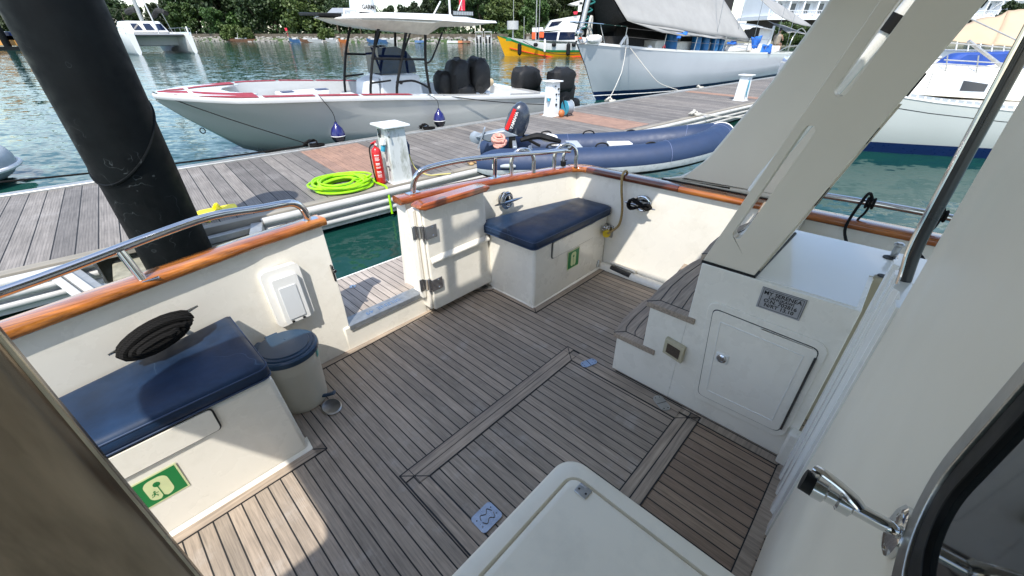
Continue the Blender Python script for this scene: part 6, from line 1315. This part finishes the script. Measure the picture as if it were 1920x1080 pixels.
# trees: trunk with limbs and a crown of many leaf faces, three growth forms
def crown_mesh(seed, n, rx, rz, z0, leaf, clumps, mat, gaps=.0):
    r_ = random.Random(seed); m = MB(); cl = []
    for k in range(clumps):
        a = r_.uniform(0, 6.283); d = r_.random() ** .5; h = r_.random(); cl.append((Vector((rx * .72 * d * math.cos(a), rx * .72 * d * math.sin(a), z0 + rz * (.12 + .82 * h))), rx * r_.uniform(.22, .42) * (1.15 - .5 * h)))
    for i in range(n):
        c, r0 = cl[i % clumps]; v = Vector((r_.gauss(0, 1), r_.gauss(0, 1), r_.gauss(0, .8))).normalized() * r0 * r_.uniform(.55, 1.05); p = c + v
        s = leaf * r_.uniform(.5, 1.2); q = Vector((r_.gauss(0, 1), r_.gauss(0, 1), r_.gauss(0, 1))).normalized(); w = q.orthogonal().normalized(); u = q.cross(w)
        m.add([p - w * s * .5 - u * s * .28, p + w * s * .35 - u * s * .4, p + w * s * .55 + u * s * .3, p - w * s * .2 + u * s * .5], [(0, 1, 2, 3)])
    return m, cl
def make_tree(kind, seed):
    t = thing('broadleaf_tree', 'x', 'tree', WORLD, (0, 0, 0), 'trees along the far shore')
    mat, rx, rz, z0 = {'dark': ('leaf_dark', 7.5, 12, 2.5), 'mid': ('leaf_mid', 6.5, 10, 2.2), 'light': ('leaf_light', 5.5, 9, 2.0), 'tall': ('leaf_dark', 5.0, 16, 3.0), 'bush': ('leaf_light', 5, 4.5, 0)}[kind]
    m, cl = crown_mesh(seed, 9500, rx, rz, z0, .64, 34, mat)
    m.part('crown', mat, t, smooth=False, fixn=False)
    if kind != 'bush':
        tr = MB().tube([(0, 0, -1), (.2, .1, z0), (.1, 0, z0 + rz * .55)], [.55, .40, .12], 8, 3)
        for c, r0 in cl[:9]: tr.tube([(0.15, .05, z0 + .5), tuple(c * .5 + Vector((0, 0, z0 * .3))), tuple(c)], [.22, .14, .05], 6, 2)
        tr.part('trunk', 'trunk', t)
    return t
protos = {k: make_tree(k, i + 3) for i, k in enumerate(('dark', 'mid', 'light', 'tall', 'bush'))}; used = set()
def palm(x, y, h, lab, seed):
    r_ = random.Random(seed); t = thing('palm_tree', lab, 'palm tree', WORLD, (x, y, 1.5), 'palms among the shore trees')
    MB().tube([(x, y, 1.5), (x + .4, y, 1.5 + h * .5), (x + .9, y, 1.5 + h)], [.28, .2, .16], 8, 3).part('trunk', 'trunk', t); m = MB()
    for k in range(20):
        a = 6.283 * k / 20 + r_.uniform(-.15, .15); ln = r_.uniform(2.8, 3.8); up = r_.uniform(-.1, 1.3); c = Vector((x + .9, y, 1.5 + h)); d = Vector((math.cos(a), math.sin(a), 0)); pr_ = []
        for j in range(7):
            u = j / 6; pr_.append(c + d * ln * u + Vector((0, 0, up * u * 1.6 - 3.2 * u * u * (.5 + .3 * (1 - up)))))
        w = d.cross(Vector((0, 0, 1)))
        for j in range(6):
            for s_ in (-1, 1):
                for e in (0, .5):
                    p = pr_[j].lerp(pr_[j + 1], e); q = p + w * s_ * .75 * (1 - abs(j - 2.2) / 6) + d * .35 - Vector((0, 0, .35)); m.add([p, p + d * .22, q], [(0, 1, 2)])
    m.part('fronds', 'palm_leaf', t, smooth=False, fixn=False)
RT = random.Random(21)
def place_tree(kind, x, y, s, lab):
    o = protos[kind]
    if kind in used: o = copytree(o)
    used.add(kind); o.location = (x, y, 1.3); o.rotation_euler = (0, 0, RT.uniform(0, 6.28)); o.scale = (s, s, s * RT.uniform(.92, 1.08)); o['label'] = lab
def tp(px, y): return P(WORLD, px, 60, y=y).x
rows = [  # (photo column, distance behind shoreline, form, scale, how it looks)
 (-40, 30, 'dark', 1.25, 'dark tree behind the longtail boat at the left edge'), (20, 22, 'mid', 1.1, 'green tree behind the distant piling'),
 (80, 30, 'dark', 1.3, 'dark tree mostly hidden by the black pile'), (150, 30, 'mid', 1.3, 'green tree hidden behind the black pile'), (215, 34, 'dark', 1.2, 'dark tree behind the catamaran mast foot'),
 (262, 30, 'mid', .95, 'green tree between the catamaran mast and its stay'), (310, 18, 'dark', .80, 'dark low tree right behind the catamaran deck'), (335, 40, 'mid', .85, 'green tree above the catamaran bow'),
 (352, 20, 'mid', 1.0, 'green tree just right of the catamaran bow'), (378, 32, 'dark', 1.35, 'tall dark tree right of the catamaran, left of the round bush'), (405, 14, 'mid', .75, 'low green tree left of the round bush'),
 (432, 26, 'dark', 1.4, 'very tall dark tree behind the round bush'), (465, 30, 'mid', 1.4, 'tall mid green tree above the small red sign'), (498, 20, 'dark', 1.15, 'broad dark tree above the blue pedal boat'), (520, 34, 'tall', 1.15, 'tall narrow dark tree above the moored small boats'),
 (548, 24, 'mid', 1.3, 'big green tree right of the small red sign'), (580, 16, 'light', 1.25, 'pale olive tree overhanging the sea wall'), (612, 26, 'dark', 1.35, 'dark tree between the olive tree and the pavilion roof'), (638, 22, 'dark', 1.0, 'dark tree under the pavilion roof'),
 (668, 30, 'mid', .55, 'low tree behind the front of the hard top'), (700, 40, 'light', .9, 'bright green tree in the gap above the hard top'), (735, 24, 'dark', .62, 'low dark tree behind the radar dome'), (772, 30, 'dark', .68, 'dark tree right of the radar dome'),
 (800, 20, 'dark', .72, 'dark tree right behind the roof light bar'), (838, 30, 'tall', .88, 'tall dark tree behind the red pennant'), (868, 24, 'tall', 1.0, 'tall dark tree right of the red pennant'), (902, 26, 'tall', .95, 'tall dark tree over the aft tip of the hard top'),
 (938, 24, 'light', 1.05, 'bright green tree left of the tour boat life raft'), (968, 30, 'light', 1.2, 'bright tree over the tour boat bow'), (1000, 22, 'mid', .9, 'green tree between the two thin masts'), (1022, 32, 'light', 1.0, 'bright tree right of the thin masts'),
 (1052, 26, 'mid', 1.0, 'green tree behind the cruiser flybridge'), (1085, 30, 'dark', 1.2, 'dark tree behind the cruiser arch'), (1110, 40, 'dark', 1.1, 'dark tree behind the sloop furled headsail'), (432, 3, 'bush', .8, 'round green bush growing over the sea wall'), (458, 4, 'bush', .62, 'smaller bush joined to the round bush'),
 (610, 3, 'bush', .6, 'olive bush hanging over the sea wall'), (968, 3, 'bush', .6, 'small bush left of the yellow hull')]
for i_, px in enumerate((-30, 40, 300, 345, 395, 440, 480, 515, 550, 585, 625, 815, 850, 885, 930, 960, 990, 1015, 1045, 1075)):
    rows.append((px + 8, 52 + 5 * (i_ % 3), ('dark', 'tall', 'mid')[i_ % 3], (1.45 if 390 < px < 640 else 1.05), '%s backdrop tree standing behind %s' % (('dark round', 'slender dark', 'mid green')[i_ % 3], ('the longtail boat', 'the distant piling', 'the catamaran cover', 'the catamaran bow', 'the brown longtail', 'the round bush', 'the smaller bush', 'the small red sign', 'the red skiff', 'the olive tree', 'the pavilion', 'the roof light bar', 'the red pennant', 'the dark tall pair', 'the speedboats', 'the life raft', 'the first thin mast', 'the second thin mast', 'the cruiser cabin', 'the cruiser arch')[i_])))
for px, dy, kind, s, lab in rows:
    y = shy(tp(px, 160)) + dy; place_tree(kind, tp(px, y), y, s, lab)
palm(tp(240, 205), 205, 9.5, 'palm behind the catamaran mast', 1); palm(tp(298, 215), 215, 10.5, 'palm above the catamaran forestay', 2); palm(tp(342, 210), 210, 11, 'palm right of the catamaran forestay', 3); palm(tp(424, 205), 205, 14, 'palm crown rising over the dark tree', 4)
# understorey that closes the gaps below the crowns
rr = random.Random(31); m = MB()
for i in range(9000):
    x = rr.uniform(-235, 60); y = shy(x) + rr.uniform(9, 40); z = 1.4 + abs(rr.gauss(0, 1.6)); s = rr.uniform(.6, 1.5); q = Vector((rr.gauss(0, 1), rr.gauss(0, 1), rr.gauss(0, 1))).normalized(); w = q.orthogonal().normalized(); u = q.cross(w); p = Vector((x, y, z))
    m.add([p - w * s * .5, p + u * s * .5, p + w * s * .5, p - u * s * .5], [(0, 1, 2, 3)])
m.solo('undergrowth', 'dense undergrowth below the shore trees', 'undergrowth', 'leaf_dark', WORLD, (-60, 180, 0), kind='stuff', smooth=False, fixn=False)
# little boats drawn up at the far waterline
def small_boat(px, ln, colr, lab, kind, seed):
    x = tp(px, 155); y = shy(x) - 1.2; t = thing(kind, lab, kind.replace('_', ' '), WORLD, (x, y, 0), 'small craft along the far shore'); ln *= .8
    if kind == 'jet_ski':
        MB().rings([[Vector((x + u * ln, y + v * w, z)) for v, z in ((-1, .15), (-.8, .6), (0, .75), (.8, .6), (1, .15))] for u, w in ((-.5, .45), (-.2, .55), (.2, .5), (.5, .1))]).part('hull', colr, t); MB().obox((x + .1 * ln, y, .95), (.5, .3, .5)).part('seat', 'canvas_dark', t, bev=.1)
    else:
        MB().rings([[Vector((x + u * ln, y + v * w, z + k)) for v, z in ((-1, .9), (-.7, 0), (.7, 0), (1, .9))] for u, w, k in ((-.5, .2, .5), (-.35, .8, .15), (0, .9, 0), (.35, .8, 0), (.5, .7, 0))], False).part('hull', colr, t); MB().box(x - ln * .15, x + ln * .25, y - .5, y + .5, .5, 1.3).part('canopy', 'far_white', t, bev=.1)
small_boat(385, 13, 'far_brown', 'brown wooden longtail by the shore right of the catamaran', 'rowing_boat', 1)
MB().prism([(tp(402, 160), shy(-100) - 1, .8), (tp(405, 160), shy(-100) - 1, 3.2), (tp(400, 160), shy(-100) - 1, 3.6), (tp(397, 160), shy(-100) - 1, .8)], (0, .6, 0)).solo('prow_post', 'white carved prow post of the brown longtail', 'boat prow', 'far_white', WORLD, (tp(400, 160), shy(-100), 1))
small_boat(526, 4.5, 'far_blue', 'blue pedal boat on the far shore', 'rowing_boat', 2); small_boat(553, 5, 'far_brown', 'dark red skiff beside the blue pedal boat', 'rowing_boat', 3); small_boat(575, 6, 'far_white', 'white dinghy right of the dark red skiff', 'rowing_boat', 4)
small_boat(612, 4.5, 'far_white', 'white skiff left of the orange buoy boat', 'rowing_boat', 5); small_boat(636, 3.2, 'far_orange', 'orange kayak at the far waterline', 'rowing_boat', 6)
small_boat(700, 5, 'far_blue', 'pale blue skiff seen left of the hard top leg', 'rowing_boat', 7); small_boat(722, 5, 'far_blue', 'blue skiff seen behind the console', 'rowing_boat', 8); small_boat(738, 4, 'far_white', 'white skiff right of the blue skiff', 'rowing_boat', 9); small_boat(792, 3.5, 'far_blue', 'blue jet ski seen right of the console', 'jet_ski', 10)
for i, (px, c, lab) in enumerate(((852, 'far_white', 'white jet ski, leftmost of the row by the bush'), (862, 'far_white', 'white jet ski second in the row by the bush'), (872, 'far_orange', 'orange jet ski in the row by the bush'), (880, 'far_brown', 'dark jet ski in the row by the bush'))): small_boat(px, 3.0, c, lab, 'jet_ski', 20 + i)
for px, lab in ((898, 'white speedboat with outboards, left one by the tour boat bow'), (915, 'white speedboat with a canopy, right one by the tour boat bow')):
    x = tp(px, 138); y = shy(x) - 4; t = thing('speedboat', lab, 'speedboat', WORLD, (x, y, 0), 'speedboats moored by the far shore')
    MB().rings([[Vector((x + u * w, y + v, z)) for u, z in ((-1, 1.3), (-.8, 0), (.8, 0), (1, 1.3))] for v, w in ((-3, 1.35), (0, 1.3), (2.5, .9), (4, .1))]).part('hull', 'far_white', t); MB().box(x - 1.1, x + 1.1, y - 1, y + 1, 2.9, 3.1).box(x - .6, x + .6, y - .4, y + .6, 1.3, 2.2).part('canopy', 'far_white', t)
    MB().box(x - 1, x - .9, y - .9, y - .8, 1.2, 3).box(x + .9, x + 1, y - .9, y - .8, 1.2, 3).part('canopy_post', 'far_white', t)
    for s_ in (-.5, .5): MB().box(x + s_ - .22, x + s_ + .22, y - 3.7, y - 3.1, .2, 1.8).part('outboard', 'rubber', t, bev=.1)
MB().box(tp(507, 160) - .4, tp(507, 160) + .4, shy(-80) + 5, shy(-80) + 5.1, 3.4, 4.3).cyl((tp(507, 160), shy(-80) + 5.2, 1.5), (tp(507, 160), shy(-80) + 5.2, 3.6), .06, 6).solo('shore_sign', 'small red and white sign on the sea wall', 'sign', 'red_flag', WORLD, (tp(507, 160), shy(-80) + 5, 2))
pv = thing('shore_pavilion', 'grey roofed open pavilion among the trees left of the hard top', 'building', WORLD, (tp(648, 175), 175, 1.5))
x = tp(655, 172); MB().hexa([(x - 6, 170, 8.6), (x + 8, 170, 8.6), (x + 8, 178, 8.6), (x - 6, 178, 8.6), (x - 4.5, 172, 10.2), (x + 8, 172, 10.2), (x + 8, 176, 10.2), (x - 4.5, 176, 10.2)]).part('roof', 'roof_grey', pv)
for a in (-4, 0, 4): MB().box(x + a, x + a + .4, 171.5, 171.9, 1.5, 8.5).part('post', 'trunk', pv)
# hotel
h = thing('hotel_building', 'white multi storey balcony hotel above the sloop at the top right', 'building', WORLD, (80, 128, 0))
hx0, hx1, hy = P(WORLD, 1448, 20, y=125).x, P(WORLD, 1990, 20, y=125).x + 30, 125
MB().box(hx0, hx1, hy + 1.5, hy + 16, 6.5, 34).part('wall', 'hotel_white', h); MB().box(hx0 - 1, hx1, hy - .6, hy + 16, 5.6, 6.4).part('podium', 'hotel_white', h); MB().box(hx0 + 1, hx1, hy + 1, hy + 14, -1, 5.6).part('podium_shade_block', 'canvas_dark', h)  # last box: solid dark block for the shaded gap below the podium
for lvl in range(6):
    z = 6.6 + lvl * 3.4
    MB().box(hx0, hx1, hy - .2, hy + 1.5, z + 3.0, z + 3.3).part('balcony_slab', 'hotel_white', h); m = MB(); k = 0; x = hx0 + .6
    while x < min(hx1, hx0 + 75):
        g = MB().box(x + .5, x + 2.3, hy + 1.42, hy + 1.5, z + .4, z + 2.5); w = g.part('window', 'hotel_glass', h) if k < 16 and lvl < 5 else None
        MB().box(x - .2, x + .15, hy - .1, hy + 1.5, z, z + 3.0).part('balcony_fin', 'hotel_white', h) if k < 18 else None; x += 3.6; k += 1
    m = MB(); x = hx0
    while x < min(hx1, hx0 + 75): m.box(x, x + .07, hy - .15, hy - .1, z, z + 1.0); x += .45
    m.box(hx0, hx1, hy - .17, hy - .08, z + .95, z + 1.05); m.part('balcony_railing', 'hotel_white', h)
for i, (px, s, lab) in enumerate(((1470, .42, 'low green tree below the hotel, left of the slotted wing'), (1500, .38, 'low green tree below the hotel podium'), (1535, .4, 'low green tree below the hotel, right one'), (1880, .45, 'dark palm-like tree above the tan cover'))):
    o = copytree(protos['mid' if i < 3 else 'dark']); o.location = (P(WORLD, px, 60, y=112).x, 112, -.5 if i < 3 else 2.2); o.scale = (s, s, s); o['label'] = lab
MB().prism([(30, 118, -.5), (200, 118, -.5), (260, 300, -.5), (60, 300, -.5)], (0, 0, 1.6)).solo('quay_ground', None, None, 'concrete', WORLD, (90, 150, 0), kind='structure')
# ================================================================== WATER
MB().poly([(-900, -200, 0), (900, -200, 0), (900, 1500, 0), (-900, 1500, 0)]).solo('sea_water', None, None, 'sea_water', WORLD, (0, 0, 0), kind='structure', smooth=False, fixn=False)
# ================================================================== LIGHT
SD = (DECK.to_3x3() @ Vector((.57, .41, -1))).normalized()          # the way the sunlight travels
elev = math.asin(-SD.z); az = math.atan2(-SD.x, -SD.y)               # sun's bearing, clockwise from +Y
sl = bpy.data.lights.new('sun', 'SUN'); sl.energy = 2.75; sl.angle = R(.53); sl.color = (1, .955, .88)
so = bpy.data.objects.new('sun', sl); col.objects.link(so); so.rotation_euler = SD.to_track_quat('-Z', 'Y').to_euler(); so.location = (0, -20, 40)
w = bpy.data.worlds.new('World'); scene.world = w; w.use_nodes = True; nt = w.node_tree; bg = nt.nodes['Background']
sky = nt.nodes.new('ShaderNodeTexSky'); sky.sky_type = 'NISHITA'; sky.sun_disc = False; sky.sun_elevation = elev; sky.sun_rotation = az; sky.air_density = 1.0; sky.dust_density = .8; sky.ozone_density = 1.2
tc = nt.nodes.new('ShaderNodeTexCoord'); mp = nt.nodes.new('ShaderNodeMapping'); mp.inputs['Scale'].default_value = (1, 1, 3.2); mp.inputs['Location'].default_value = (.3, .1, .2); nt.links.new(tc.outputs['Generated'], mp.inputs['Vector'])
cl = ramp(nt, noisen(nt, mp.outputs['Vector'], 3.1, 7, .55), [(.52, 0.), (.70, .85)])
c = mix(nt, cl, sky.outputs[0], (5.2, 5.4, 5.7)); nt.links.new(c, bg.inputs['Color']); bg.inputs['Strength'].default_value = .15
# ================================================================== CAMERA
cam = bpy.data.cameras.new('camera'); co = bpy.data.objects.new('camera', cam); col.objects.link(co); co.location = CAM
co.rotation_euler = (math.pi / 2 - PITCH, 0, 0); cam.sensor_width = 36; cam.lens = 36 * FP / 1920; cam.clip_start = .02; cam.clip_end = 3000
scene.camera = co
scene.render.resolution_x, scene.render.resolution_y = 1024, 576
scene.view_settings.view_transform = 'Standard'; scene.view_settings.look = 'None'; scene.view_settings.exposure = 1.08; scene.view_settings.gamma = 1
scene.cycles.max_bounces = 8
